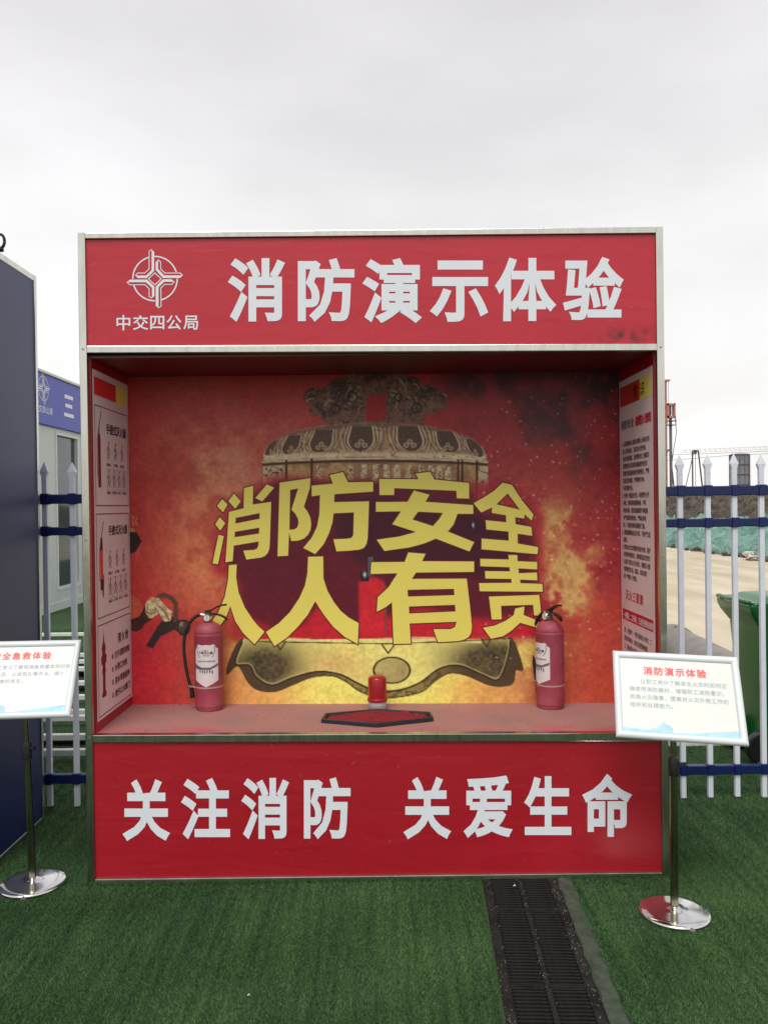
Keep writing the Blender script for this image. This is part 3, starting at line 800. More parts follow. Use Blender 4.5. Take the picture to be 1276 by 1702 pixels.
    m = (x > 436 + (y - 768) * -.04) & (x < 810 + (y - 768) * .04) & (y > band - 6) & (y < 905)
    mixc((168, 124, 90), m * 1.0); mixc((220, 180, 116), m * .6 * sstep(.4, .65, n2)); mixc((120, 78, 66), m * .5 * sstep(.5, .7, n3))
    mixc((84, 50, 44), m * sstep(3.4, 1.2, abs(y - band))); mixc((220, 196, 160), m * sstep(2.2, .8, abs(y - band + 4)))
    for cx_ in (531, 583, 605, 624, 642, 660, 678, 700, 716, 730, 744):
        cm = (abs(x - cx_) < 5) & (y > band + 6) & m
        mixc((216, 196, 150), cm * 1.0); mixc((110, 70, 56), cm * .9 * eng(5, 51 + cx_, .07))
    for cx_ in (476, 518, 761, 768, 792): mixc((70, 42, 38), m * sstep(2.4, 1.2, abs(x - cx_)))
    cm = ((abs(x - 453) < 16) | (abs(x - 802) < 8)) & m & (y > band + 4)
    mixc((214, 192, 150), cm * 1.0); mixc((80, 50, 44), cm * .9 * eng(12, 91, .05))
    # dark shape behind the lettering and red cloth under it
    def soft(P, c, k, a=1.0):
        m_ = inpoly(x, y, P).astype(float)
        q = np.array(m_)
        for _ in range(k):
            q = (q + np.roll(q, 2, 0) + np.roll(q, -2, 0) + np.roll(q, 2, 1) + np.roll(q, -2, 1)) / 5
        mixc(c, q * a)
    soft([(380, 1062), (398, 1010), (392, 960), (352, 955), (352, 900), (380, 835), (450, 790), (620, 800), (700, 825), (790, 800), (852, 800), (905, 850), (905, 940), (905, 1040), (860, 1058), (770, 1062), (560, 1072), (440, 1080)], (178, 36, 48), 12, .85)
    soft([(404, 1010), (900, 1010), (890, 1058), (770, 1062), (560, 1072), (410, 1076)], (206, 34, 50), 4)
    soft([(404, 1020), (396, 960), (380, 948), (382, 880), (400, 840), (460, 800), (620, 800), (780, 815), (800, 850), (870, 860), (890, 900), (885, 1020), (800, 1030), (700, 1010), (600, 1035), (585, 1040), (535, 1000), (500, 1040), (450, 1045)], (104, 24, 42), 8)
    soft([(560, 830), (630, 830), (780, 850), (860, 880), (850, 960), (620, 950), (560, 900)], (66, 20, 38), 10, .8)
    # printed extinguisher between the two characters
    soft([(596, 968), (608, 962), (622, 958), (640, 968), (640, 1054), (596, 1054)], (216, 40, 52), 1)
    soft([(598, 950), (612, 946), (614, 966), (600, 966)], (30, 24, 30), 0); soft([(611, 926), (620, 926), (620, 956), (612, 958)], (88, 92, 104), 0)
    mixc((230, 230, 235), gl(606, 955, 3, 5))
    mixc((120, 80, 80), sstep(2, .8, segdist(x, y, [(641, 975), (641, 1052)])))
    mixc((230, 230, 235), gl(786, 873, 2.2, 5)); mixc((40, 22, 34), .8 * gl(786, 873, 9, 10) * (1 - gl(786, 873, 2.2, 5)))
    # bell base
    q = lambda p: [(330 + a / 2.127, 900 + b / 2.127) for a, b in p]
    inner = q([(160, 345), (130, 430), (180, 438), (205, 480), (260, 508), (330, 482), (420, 460), (500, 470), (560, 500), (620, 525), (700, 527), (780, 500), (850, 450), (920, 438), (1000, 470), (1060, 487), (1095, 400), (1100, 345)])
    outer = q([(150, 340), (118, 400), (100, 468), (140, 440), (178, 500), (212, 525), (270, 530), (330, 508), (400, 480), (470, 475), (520, 495), (570, 530), (640, 552), (720, 548), (790, 530), (840, 490), (890, 465), (950, 475), (1020, 505), (1070, 512), (1110, 500), (1120, 455), (1145, 448), (1110, 340)])
    def smp(P_, n_=5): return [(p.x, p.y) for p in smoothcurve([(a_, b_, 0) for a_, b_ in P_], n_)]
    inner = smp(inner); outer = smp(outer)
    mo = inpoly(x, y, outer) & (y > 1062)
    mixc((88, 70, 48), mo * 1.0); mixc((188, 172, 88), mo * sstep(150, 30, abs(x - 640)) * .8); mixc((70, 52, 40), mo * .6 * sstep(.5, .62, n4))
    mi_ = inpoly(x, y, inner) & (y > 1062)
    mixc((250, 240, 136), mi_ * 1.0)
    mixc((62, 50, 38), mi_ * np.clip(gl(440, 1108, 62, 40) * 1.3 + gl(826, 1100, 78, 36) * 1.45, 0, 1) * (.85 + .5 * (n4 - .5)))
    mixc((205, 150, 92), mi_ * .5 * gl(560, 1105, 50, 30))
    mixc((250, 238, 150), mi_ * sstep(5, 1, segdist(x, y, inner[1:-1])) * .7)
    mixc((56, 40, 28), sstep(2.3, .6, segdist(x, y, inner[1:-1])) * (y > 1062)); mixc((84, 66, 40), sstep(1.6, .5, segdist(x, y, outer[2:-1])))
    e = np.hypot((x - 651) / 30, (y - 1114) / 21.5)
    mixc((196, 180, 112), sstep(1.04, .96, e)); mixc((150, 126, 74), sstep(1, .5, e) * sstep(645, 680, x) * .7); mixc((70, 56, 34), sstep(.09, .03, abs(e - 1)))
    rim = q([(160, 345), (300, 370), (600, 350), (650, 352), (1010, 350), (1100, 345)])
    mixc((240, 228, 150), sstep(4, 1.5, abs(y - 1064 - 3 * np.sin(x / 40))) * (x > 470) * (x < 800) * .8)
    for a, b, w_ in ((466, 1080, 9), (645, 1086, 10), (808, 1075, 8)):
        mixc((74, 52, 40), sstep(1.8, .7, segdist(x, y, [(a - w_, b - 14), (a, b), (a + w_, b - 14)])))
    mixc((84, 62, 44), sstep(1.4, .5, segdist(x, y, [(420, 1066), (457, 1067), (640, 1070), (655, 1070), (798, 1064), (850, 1060)])))
    # gloved hand with hose nozzle at the left edge
    g = lambda p: [(200 + a / 4.055, 820 + b / 4.055) for a, b in p]
    def fill(P, c, a=1.0, n_=None, c2=None):
        m_ = inpoly(x, y, g(P)); mixc(c, m_ * a)
        if c2 is not None: mixc(c2, m_ * sstep(.46, .6, n_))
    fill([(60, 240), (100, 245), (130, 290), (145, 325), (105, 395), (60, 410)], (48, 34, 34)); fill([(60, 235), (95, 240), (105, 262), (70, 262)], (190, 130, 80))
    fill([(105, 395), (145, 330), (150, 345), (110, 480), (90, 560)], (232, 80, 66), .5)
    fill([(60, 690), (95, 692), (135, 730), (168, 800), (130, 845), (60, 852)], (214, 100, 72), 1, n4, (190, 80, 60))
    fill([(60, 852), (130, 830), (170, 745), (205, 800), (215, 850), (165, 880), (150, 910), (110, 932), (60, 925)], (84, 44, 40), 1, n4, (56, 30, 32))
    fill([(245, 905), (300, 830), (385, 860), (395, 900), (310, 950), (275, 960), (222, 1046), (172, 1030)], (58, 46, 44))
    fill([(320, 820), (395, 850), (470, 880), (470, 930), (440, 955), (400, 940), (330, 900)], (74, 56, 50), 1, n4, (40, 34, 36))
    d_ = segdist(x, y, g([(260, 695), (300, 685), (345, 705), (375, 745), (378, 800), (368, 860)]), 20); mixc((66, 44, 42), sstep(4.2, 3.0, d_)); mixc((160, 120, 90), sstep(1.2, .4, abs(d_ - 1.5)) * .6)
    fill([(168, 745), (205, 700), (262, 708), (300, 755), (352, 800), (338, 862), (292, 862), (258, 812), (215, 840), (190, 842), (172, 800)], (232, 214, 166), 1, fbm(x, y, 6, 63, 3), (190, 160, 116))
    for P in ([(262, 760), (300, 800), (330, 850)], [(235, 770), (262, 812), (292, 862)], [(176, 800), (215, 812), (240, 800)]): mixc((120, 92, 66), sstep(1.3, .4, segdist(x, y, g(P))))
    e = np.hypot((x - 305.5) / 11, (y - 1043) / 13.5); mixc((92, 74, 60), sstep(1.05, .95, e)); mixc((160, 140, 110), sstep(.5, .2, np.hypot((x - 301) / 11, (y - 1037) / 13))); mixc((40, 32, 32), sstep(.14, .05, abs(e - .9)))
    for P in ([(78, 155), (92, 160), (84, 190), (96, 210), (82, 218)], [(112, 165), (104, 190), (120, 215)]): mixc((235, 170, 140), .7 * sstep(1.2, .4, segdist(x, y, g(P))))
    # sparks
    ex = rng.uniform(800, 1030, 420); ey = rng.uniform(640, 1150, 420)
    pr = np.exp(-((ey - 800) / 130) ** 2) + .5 * np.exp(-((ey - 1040) / 90) ** 2)
    kk = rng.random(420) < pr; ex, ey = ex[kk], ey[kk]
    for a, b in zip(ex, ey):
        r_ = random.uniform(.7, 1.7); bb = (abs(x - a) < 5) & (abs(y - b) < 5)
        al = np.exp(-((x[bb] - a) ** 2 + (y[bb] - b) ** 2) / r_ ** 2) * random.uniform(.35, .95)
        C[bb] = C[bb] * (1 - al[:, None]) + np.array((250, 214, 196)) * al[:, None]
    C[:] *= (1 + .22 * (n4 - .5) + .12 * (n3 - .5))[..., None]
    return np.clip(C, 0, 255)
CC = paint(PX, PY) / 255.0
LIN = np.where(CC <= .04045, CC / 12.92, ((CC + .055) / 1.055) ** 2.4)
me = bpy.data.meshes.new('mural')
nv = NX * NY
co = np.stack([GX, np.full_like(GX, YM), GZ], -1).reshape(-1, 3)
ii = np.arange(nv).reshape(NY, NX)
Q = np.stack([ii[:-1, :-1], ii[1:, :-1], ii[1:, 1:], ii[:-1, 1:]], -1).reshape(-1, 4)
me.vertices.add(nv); me.vertices.foreach_set('co', co.ravel())
me.loops.add(Q.size); me.loops.foreach_set('vertex_index', Q.ravel())
me.polygons.add(len(Q)); me.polygons.foreach_set('loop_start', np.arange(0, Q.size, 4)); me.polygons.foreach_set('loop_total', np.full(len(Q), 4))
me.update()
ca = me.color_attributes.new('print', 'FLOAT_COLOR', 'POINT')
ca.data.foreach_set('color', np.concatenate([LIN.reshape(-1, 3), np.ones((nv, 1))], 1).ravel())
mm = bpy.data.materials.new('mural_print'); mm.use_nodes = True; t = mm.node_tree; b = t.nodes['Principled BSDF']
at_ = t.nodes.new('ShaderNodeAttribute'); at_.attribute_name = 'print'
tcn = t.nodes.new('ShaderNodeTexCoord'); n = t.nodes.new('ShaderNodeTexNoise'); n.inputs['Scale'].default_value = 190; n.inputs['Detail'].default_value = 3
t.links.new(tcn.outputs['Object'], n.inputs['Vector'])
q = t.nodes.new('ShaderNodeMapRange'); q.inputs['To Min'].default_value = .86; q.inputs['To Max'].default_value = 1.1; t.links.new(n.outputs[0], q.inputs[0])
vm_ = t.nodes.new('ShaderNodeVectorMath'); vm_.operation = 'SCALE'; t.links.new(at_.outputs['Color'], vm_.inputs[0]); t.links.new(q.outputs[0], vm_.inputs['Scale'])
t.links.new(vm_.outputs[0], b.inputs['Base Color']); b.inputs['Roughness'].default_value = .42; b.inputs['Specular IOR Level'].default_value = .35
me.materials.append(mm)
mur = bpy.data.objects.new('mural', me); COL.objects.link(mur); mur.parent = B
mur['label'] = 'printed mural of a golden bell in red smoke with yellow slogan'

# the big yellow slogan, traced; outer loops then holes
Z2 = lambda p: (350 + p[0] / 4.4, 780 + p[1] / 4.4)
Z3 = lambda p: (610 + p[0] / 4.2533, 780 + p[1] / 4.2533)
SL = [
 (Z2, [[(85, 218), (125, 258), (92, 315), (48, 268)], [(172, 178), (222, 235), (180, 288), (130, 232)], [(68, 350), (108, 395), (72, 448), (35, 402)], [(58, 480), (98, 488), (55, 695), (15, 688)],
       [(412, 110), (465, 135), (378, 235), (328, 210)],
       [(245, 138), (313, 120), (308, 258), (443, 238), (434, 520), (430, 580), (420, 610), (400, 632), (370, 645), (262, 660), (240, 595), (315, 590), (340, 580), (350, 558), (352, 528), (170, 558), (162, 672), (110, 680), (135, 312), (242, 285)]],
      [[(185, 355), (360, 320), (358, 362), (182, 397)], [(178, 457), (357, 427), (355, 470), (176, 497)]]),
 (Z2, [[(505, 98), (730, 65), (725, 140), (682, 275), (706, 305), (728, 350), (736, 400), (730, 445), (712, 480), (685, 505), (640, 522), (590, 525), (574, 462), (567, 632), (490, 636)],
       [(870, 42), (968, 20), (1005, 95), (1188, 92), (1188, 163), (905, 182), (903, 240), (1158, 235), (1148, 500), (1140, 545), (1120, 575), (1085, 588), (1000, 596), (920, 600), (898, 512), (1000, 508), (1030, 502), (1043, 480), (1048, 315), (900, 322), (890, 390), (865, 470), (825, 550), (765, 620), (678, 575), (740, 500), (778, 420), (795, 330), (800, 188), (740, 198), (738, 120), (895, 105)]],
      [[(582, 150), (640, 140), (592, 295), (620, 325), (640, 362), (643, 395), (634, 425), (612, 440), (576, 442)]]),
 (Z2, [[(135, 700), (192, 697), (187, 790), (205, 900), (250, 1010), (310, 1100), (350, 1148), (395, 1188), (322, 1280), (240, 1200), (180, 1110), (145, 1000), (115, 1080), (62, 1155), (15, 1105), (60, 1040), (105, 930), (128, 810)]], []),
 (Z2, [[(713, 640), (823, 637), (825, 800), (855, 890), (900, 970), (950, 1035), (1010, 1085), (1082, 1125), (1075, 1278), (980, 1225), (895, 1150), (825, 1060), (765, 965), (710, 1065), (640, 1150), (560, 1230), (468, 1293), (405, 1190), (500, 1125), (580, 1045), (650, 940), (690, 850), (708, 760)]], []),
 (Z3, [[(342, 30), (445, 18), (475, 72), (720, 97), (720, 207), (633, 205), (630, 152), (192, 133), (190, 182), (88, 182), (85, 68), (362, 70)],
       [(330, 150), (440, 180), (412, 230), (748, 253), (750, 315), (638, 315), (610, 390), (570, 440), (755, 515), (722, 580), (485, 490), (400, 525), (300, 552), (122, 577), (68, 498), (230, 475), (345, 443), (178, 388), (240, 297), (62, 300), (62, 232), (285, 230)]],
      [[(360, 300), (535, 308), (510, 350), (465, 402), (320, 355)]]),
 (Z3, [[(955, 95), (1022, 110), (1090, 215), (1175, 322), (1160, 362), (1112, 318), (1108, 348), (1045, 338), (1048, 388), (1160, 408), (1165, 470), (1062, 455), (1063, 525), (1208, 550), (1203, 600), (808, 565), (808, 490), (1000, 505), (998, 440), (842, 425), (836, 360), (983, 375), (980, 325), (880, 308), (882, 270), (805, 305), (752, 240), (830, 195), (900, 150)]],
      [[(992, 170), (912, 248), (1078, 285), (1045, 240)]]),
 (Z3, [[(290, 588), (412, 598), (388, 650), (755, 652), (755, 725), (345, 730), (315, 775), (703, 773), (725, 960), (740, 1110), (735, 1155), (715, 1188), (685, 1205), (640, 1215), (500, 1222), (468, 1130), (590, 1130), (620, 1115), (632, 1078), (300, 1090), (308, 1232), (187, 1235), (175, 940), (130, 975), (68, 1007), (75, 905), (150, 835), (215, 735), (25, 740), (30, 657), (265, 655)]],
      [[(285, 852), (612, 845), (617, 890), (288, 900)], [(295, 970), (620, 958), (625, 1005), (297, 1020)]]),
 (Z3, [[(998, 605), (1060, 607), (1062, 650), (1200, 655), (1200, 708), (1068, 700), (1070, 735), (1198, 730), (1202, 785), (1080, 780), (1082, 805), (1238, 810), (1240, 865), (795, 862), (790, 805), (1020, 803), (1018, 775), (835, 772), (832, 720), (1008, 722), (1005, 692), (800, 685), (798, 633), (1000, 638)],
       [(860, 900), (1215, 888), (1230, 1035), (1178, 1032), (1172, 958), (945, 965), (950, 1060), (880, 1062)],
       [(1045, 985), (1110, 970), (1105, 1030), (1215, 1075), (1200, 1120), (1080, 1085), (1020, 1140), (960, 1180), (875, 1198), (818, 1120), (900, 1105), (980, 1070), (1035, 1030)]], []),
]
for Zf, outs, holes in SL:
    lo = [np.array([Zf(p) for p in l]) * [1, -1] for l in outs]; lh = [np.array([Zf(p) for p in l]) * [1, -1] for l in holes]
    lo = [poly2d(l) for l in lo]; lh = [poly2d(l, False) for l in lh]
    for nm, m_, w_, Y_ in (('slogan_outline', outline_print, 1.8, YM - .001), ('slogan_character', yellow_print, 0, YM - .0018)):
        vv, ff = fill_loops([offset_loop(l, w_) for l in lo + lh] if w_ else lo + lh)
        obj(nm, [atY(p[0], -p[1], Y_) for p in vv], ff, m_, mur)

# ---------------------------------------------------------------- posters on the inner side walls
def rect_v(mb, P3, u0, v0, u1, v1, d):
    """P3(u, v, d) -> 3-d"""
    mb.add([P3(u0, v0, d), P3(u1, v0, d), P3(u1, v1, d), P3(u0, v1, d)], [(0, 1, 2, 3)])
def frame_v(mb, P3, u0, v0, u1, v1, w, d):
    rect_v(mb, P3, u0, v0, u1, v0 + w, d); rect_v(mb, P3, u0, v1 - w, u1, v1, d); rect_v(mb, P3, u0, v0 + w, u0 + w, v1 - w, d); rect_v(mb, P3, u1 - w, v0 + w, u1, v1 - w, d)
def polyfill(mb, P3, pts, d):
    l = poly2d(pts); v2, f2 = fill_loops([l]); mb.add([P3(p[0], p[1], d) for p in v2], f2)
def disc(mb, P3, cu, cv, r, d, n=16): mb.add([P3(cu + r * math.cos(2 * math.pi * i / n), cv + r * math.sin(2 * math.pi * i / n), d) for i in range(n)], [tuple(range(n))])
XW = 1.1465
PL = lambda u, v, d=0: (-XW + .0008 + d, u, v)          # left wall: u = y
PR = lambda u, v, d=0: (XW - .0008 - d, -u, v)          # right wall: u = -y
lp_ = MB(); lp_.add([PL(.038, .65, .001), PL(.5, .65, .001), PL(.5, 2.1, .001), PL(.038, 2.1, .001)], [(0, 1, 2, 3)])
pL = lp_.build('left_poster', poster_paper, B); pL.name = 'instruction_poster'; pL['label'] = 'poster of extinguisher and hydrant instructions'
mb = MB(); rect_v(mb, PL, .055, 1.997, .33, 2.072, .0016); mb.build('heading_block', red_print, pL)
mb = MB(); rect_v(mb, PL, .33, 1.997, .45, 2.072, .0016); rect_v(mb, PL, .45, 1.997, .485, 2.072, .0018); mb.build('heading_tip', yellow_print, pL)
mb = MB()
for v0, v1 in ((1.537, 1.957), (1.069, 1.506), (.661, 1.043)): frame_v(mb, PL, .057, v0, .487, v1, .0045, .0016)
mb.build('box_rule', maroon_print, pL)
UL, VL = (0, 1, 0), (0, 0, 1)
mb = MB()
text_run(mb, '手提式灭火器', PL(.195, 1.852, .0018), UL, VL, .046, .028, .0445)
text_run(mb, '手提式灭火器', PL(.205, 1.415, .0018), UL, VL, .044, .028, .0425)
text_run(mb, '消火栓', PL(.305, .935, .0018), UL, VL, .046, .028, .052)
for k, s_ in enumerate(('打开消防栓箱', '水带口对接', '连水带接起伸', '按开止水阀门')):
    text_run(mb, s_, PL(.262, .872 - .056 * k, .0018), UL, VL, .033, .03, .034)
mb.build('poster_text', black_print, pL)
mb = MB()
for k in range(4): disc(mb, PL, .235, .884 - .056 * k, .012, .0016)
mb.build('number_disc', maroon_print, pL)
mb = MB()
for k, ch in enumerate('1234'): text_run(mb, ch, PL(.2295, .8775 - .056 * k, .002), UL, VL, .02, .015)
mb.build('disc_number', white_print, pL)
# step pictograms (two rows of four in each of two boxes)
mb = MB(); cap = MB()
for base in (1.537, 1.069):
    for row, vy in ((0, base + .235), (1, base + .115)):
        for k in range(4 if row else 3):
            u = .2 + k * (.068 if row else .09)
            if row: frame_v(mb, PL, u - .004, vy - .045, u + .046, vy + .045, .0015, .0016)
            s0 = stroke_loops([(u + .022, vy + .03), (u + .018, vy), (u + .008, vy - .03)], .006) + stroke_loops([(u + .018, vy), (u + .032, vy - .032)], .006) + stroke_loops([(u + .02, vy + .02), (u + .036, vy + .004), (u + .04, vy - .012)], .005) + stroke_loops([(u + .012, vy + .018), (u + .004, vy + .002)], .005)
            v2, f2 = fill_loops(s0); mb.add([PL(p[0], p[1], .0018) for p in v2], f2); disc(mb, PL, u + .024, vy + .037, .006, .0018, 10)
            text_run(cap, ('提起灭火器', '拔下保险销', '用力压下手柄', '对准火焰根部')[k][:4], PL(u - .004, vy - .062, .0018), UL, VL, .014, .02, .0135)
mb.build('step_picture', grey_print if False else mat('pictogram_grey', rgb(120, 100, 104), .5), pL); cap.build('picture_caption', black_print, pL)
def poster_ext(u, v0, h, dark):
    mb = MB(); w = .032
    polyfill(mb, PL, [(u - w / 2, v0), (u + w / 2, v0), (u + w / 2, v0 + h * .86), (u + w * .25, v0 + h * .96), (u - w * .25, v0 + h * .96), (u - w / 2, v0 + h * .86)], .0016)
    mb.build('extinguisher_picture', maroon_print if not dark else red_print, pL)
    mb = MB(); top = v0 + h
    L = stroke_loops([(u, v0 + h * .95), (u, top + .02), (u + .012, top + .05), (u + .028, top + .085)], .006) + stroke_loops([(u - .004, top + .015), (u - .022, top - .03), (u - .026, v0 + h * .5), (u - .024, v0 + h * .2)], .004)
    if dark: L += stroke_loops([(u - .001, v0 + .01), (u + .016, v0 - .03), (u + .024, v0 + .06)], .007) + [poly2d([(u - .016, v0 + h * .84), (u + .016, v0 + h * .84), (u + .01, top + .02), (u - .01, top + .02)]), poly2d([(u - .016, v0), (u + .016, v0), (u + .016, v0 + .045), (u - .016, v0 + .045)])]
    v2, f2 = fill_loops(L); mb.add([PL(p[0], p[1], .002) for p in v2], f2); mb.build('handle_picture', black_print, pL)
poster_ext(.108, 1.615, .235, False); poster_ext(.115, 1.185, .2, True)
mb = MB(); hy = [(0, 0), (.05, 0), (.052, .012), (.04, .03), (.04, .10), (.046, .105), (.046, .12), (.04, .125), (.042, .14), (.056, .145), (.058, .175), (.044, .182), (.044, .2), (.05, .205), (.046, .22), (.034, .235), (.027, .27), (.022, .295)]
hy2 = hy + [(.044 - a, b) for a, b in hy[::-1]]
polyfill(mb, PL, [(.1 + a, .735 + b * .98) for a, b in [(-.006, 0)] + hy[1:] + [(.05 - a, b) for a, b in hy[::-1][1:-1]]], .0016)
mb.build('hydrant_picture', maroon_print, pL)

pp = MB(); pp.add([PR(-.497, .65, .001), PR(-.036, .65, .001), PR(-.036, 2.085, .001), PR(-.497, 2.085, .001)], [(0, 1, 2, 3)])
pR = pp.build('rules_poster', poster_paper, B); pR['label'] = 'poster of closely printed fire rules'
UR, VR = (0, -1, 0), (0, 0, 1)
mb = MB(); rect_v(mb, PR, -.485, 1.965, -.2, 2.055, .0016); mb.build('heading_block', mat('orange_red_print', rgb(196, 52, 36), .5), pR)
mb = MB(); rect_v(mb, PR, -.2, 1.965, -.055, 2.055, .0016); mb.build('heading_tip', yellow_print, pR)
mb = MB(); text_run(mb, '常识', PR(-.29, 1.985, .0018), UR, VR, .062, .02, .09); text_run(mb, '消防安全', PR(-.47, 1.862, .0018), UR, VR, .044, .02, .046); mb.build('poster_text', black_print, pR)
mb = MB(); text_run(mb, '易燃防火管理', PR(-.27, 1.862, .0018), UR, VR, .044, .03, .034); text_run(mb, '灭火三"要素"'.replace('"', ''), PR(-.43, 1.085, .0018), UR, VR, .048, .022, .05)
mb.build('red_text', mat('crimson_print', rgb(200, 30, 62), .5), pR)
mb = MB(); rect_v(mb, PR, -.478, .985, -.06, 1.035, .0014); mb.build('banner', mat('crimson_banner', rgb(196, 22, 52), .5), pR)
mb = MB(); text_run(mb, '一报警、二扑救、三逃生预防自救', PR(-.468, .995, .0019), UR, VR, .032, .012, .0268); mb.build('banner_text', white_print, pR)
rules = ['1.认真贯彻执行消防法规和上级有关消', '防工作的指示，落实防火责任制，', '分析火险隐患，及时整改并上报情况', '定期检查各类消防设施器材完好状', '况做好消防器材维护保养登记，严禁', '在库区内吸烟，严禁携带火种，', '不得违章作业。', '2.仓库内 物品应分类、码垛整齐分开', '存放，保持消防通道畅通，不得', '堆放杂物，消防设施周围不得堵塞', '电气线路定期检查，严禁私接电', '线，下班前切断电源锁好门窗。',
         '3.易燃易爆物品应设专库，不得产生混', '放现。', '4.发现火灾立即报警并组织扑救，保护', '好现场积极配合，查明原因追究责任', '认真学习防火灭火知识，掌握灭火器', '材的使用方法，提高、自防自救', '能 严格执 行规定。']
mbt = MB(); z = 1.815 - .034
for i, s_ in enumerate(rules):
    text_run(mbt, s_, PR(-.47 if s_[:2] in ('1.', '2.', '3.', '4.') else -.452, z, .0018), UR, VR, .025, .012, .0226); z -= .0335
z = .93
for s_ in ('报 火警时 一要讲清起火单位 二', '要讲清着火 部位和燃烧物质', '三 要讲清火势大小情况', '留下姓名电话号码到路口迎接', '消防车，保持通讯畅通。'):
    text_run(mbt, s_, PR(-.455, z, .0018), UR, VR, .025, .012, .0258); z -= .038
mbt.build('body_text', black_print, pR)

# ================================================================== things on the shelf
ext_red = mat('dusty_extinguisher_red', rgb(150, 46, 66), .55, 0, .15, 9, .04, 60, col2=rgb(170, 82, 96))
sticker_m = mat('label_sticker', rgb(222, 212, 212), .5, 0, .05, 14)
def extinguisher(label, loc, rz):
    t = thing('fire_extinguisher', label, 'fire extinguisher', loc, (0, 0, rz), 'fire extinguishers on the shelf')
    R = .0635
    mb = MB().lathe([(.050, 0), (.058, .001), (.0605, .008), (.0605, .016), (R, .020), (R, .024), (R, .336), (R + .0012, .339), (R + .0012, .343), (R - .001, .346), (R - .001, .350), (R, .353), (.062, .362), (.056, .377), (.044, .389), (.030, .396), (.018, .399)], 48)
    autosmooth(mb.build('cylinder', ext_red, t), 50)
    mb = MB().lathe([(.018, .398), (.018, .405), (.014, .408), (.014, .428), (.016, .43), (.016, .44), (.01, .445)], 24)
    autosmooth(mb.build('valve', mat('valve_brass', rgb(120, 116, 96), .3, .9, .2, 30), t), 40)
    mb = MB(); q = MB().lathe([(.0175, 0), (.0175, .012), (.0155, .015)], 24)
    q.v = [(a, -.014 - c, .419 + b) for a, b, c in q.v]; g = q.build('gauge', chrome, t); autosmooth(g, 30)
    MB().add([(math.cos(a) * .0135, -.0302, .419 + math.sin(a) * .0135) for a in [2 * math.pi * i / 20 for i in range(20)]], [tuple(range(20))]).build('dial', mat('gauge_face', rgb(214, 220, 214), .4), g)
    MB().add([(-.001, -.0308, .41), (.001, -.0308, .41), (.0045, -.0308, .431), (.003, -.0308, .431)], [(0, 1, 2, 3)]).build('needle', black_print, g)
    def lever(pts, w, th, name):
        P = smoothcurve(pts, 6); v = []; f = []
        for k, p in enumerate(P):
            d = (P[min(k + 1, len(P) - 1)] - P[max(k - 1, 0)]).normalized(); nn_ = Vector((-d.z, 0, d.x)) * th / 2
            ww = w * (1 if k < len(P) * .7 else 1 - .5 * (k / len(P) - .7) / .3)
            for a, b_ in ((-1, -1), (1, -1), (1, 1), (-1, 1)): v.append((p.x + nn_.x * b_, p.y + a * ww / 2, p.z + nn_.z * b_))
        for k in range(len(P) - 1):
            for i in range(4): j = (i + 1) % 4; f.append((k * 4 + i, k * 4 + j, k * 4 + 4 + j, k * 4 + 4 + i))
        f += [(3, 2, 1, 0), tuple(len(v) - 4 + i for i in range(4))]
        return autosmooth(obj(name, v, f, plastic_black, t), 40)
    lever([(-.012, 0, .436), (.006, 0, .446), (.022, 0, .455), (.045, 0, .467), (.068, 0, .474), (.085, 0, .475)], .020, .0075, 'upper_lever')
    lever([(.004, 0, .432), (.03, 0, .433), (.055, 0, .428), (.075, 0, .418), (.088, 0, .406)], .020, .007, 'lower_lever')
    MB().box(-.012, .014, -.011, .011, .428, .452, .003).build('valve_block', plastic_black, t)
    q = MB().tube([(-.012, 0, .428), (-.034, 0, .431)], .0075, 14); autosmooth(q.build('hose_fitting', chrome, t), 40)
    hp_ = smoothcurve([(-.03, 0, .431), (-.052, 0, .425), (-.078, -.004, .402), (-.100, -.008, .358), (-.109, -.012, .30), (-.106, -.015, .235), (-.097, -.016, .175), (-.086, -.016, .125), (-.0765, -.014, .098)], 7)
    hz = MB().tube(hp_, .0072, 12).build('hose', mat('hose_rubber', rgb(28, 24, 24), .6), t, smooth=True)
    nz_ = MB().tube([(-.0772, -.014, .10), (-.0745, -.014, .08), (-.0735, -.014, .055)], [.0095, .0095, .011], 14); autosmooth(nz_.build('nozzle', plastic_black, t), 40)
    # clear strap holding the nozzle
    P = [((R + .001) * math.cos(a), (R + .001) * math.sin(a), .108) for a in [math.radians(-150 + 6 * i) for i in range(50)]] + [(-.079, .004, .109), (-.0885, -.008, .11), (-.0885, -.02, .11), (-.078, -.026, .109)]
    v = []; f = []
    for p in P: v += [(p[0], p[1], p[2] - .0035), (p[0], p[1], p[2] + .0035)]
    n_ = len(P)
    for i in range(n_): j = (i + 1) % n_; f.append((2 * i, 2 * j, 2 * j + 1, 2 * i + 1))
    st = obj('strap', v, f, mat('strap_plastic', rgb(190, 150, 140), .35), t, True)
    # shield-shaped label wrapped on the front
    def wrap(u, z, rr=R + .0006): a = -math.pi / 2 + u / R; return (rr * math.cos(a), rr * math.sin(a), z)
    outline = [(-.056, .278), (-.046, .289), (-.043, .301), (-.03, .304), (-.018, .300), (0, .303), (.018, .300), (.03, .304), (.043, .301), (.046, .289), (.058, .283), (.058, .14), (0, .098), (-.056, .142)]
    nU = 28; v = []; f = []
    for i in range(nU + 1):
        u = -.056 + .114 * i / nU
        top = np.interp(u, [p[0] for p in outline[:11]], [p[1] for p in outline[:11]]); bot = np.interp(u, [-.056, 0, .058], [.142, .112, .14])
        v += [wrap(u, bot), wrap(u, top)]
    for i in range(nU): f.append((2 * i, 2 * i + 2, 2 * i + 3, 2 * i + 1))
    stk = obj('sticker', v, f, sticker_m, t, True)
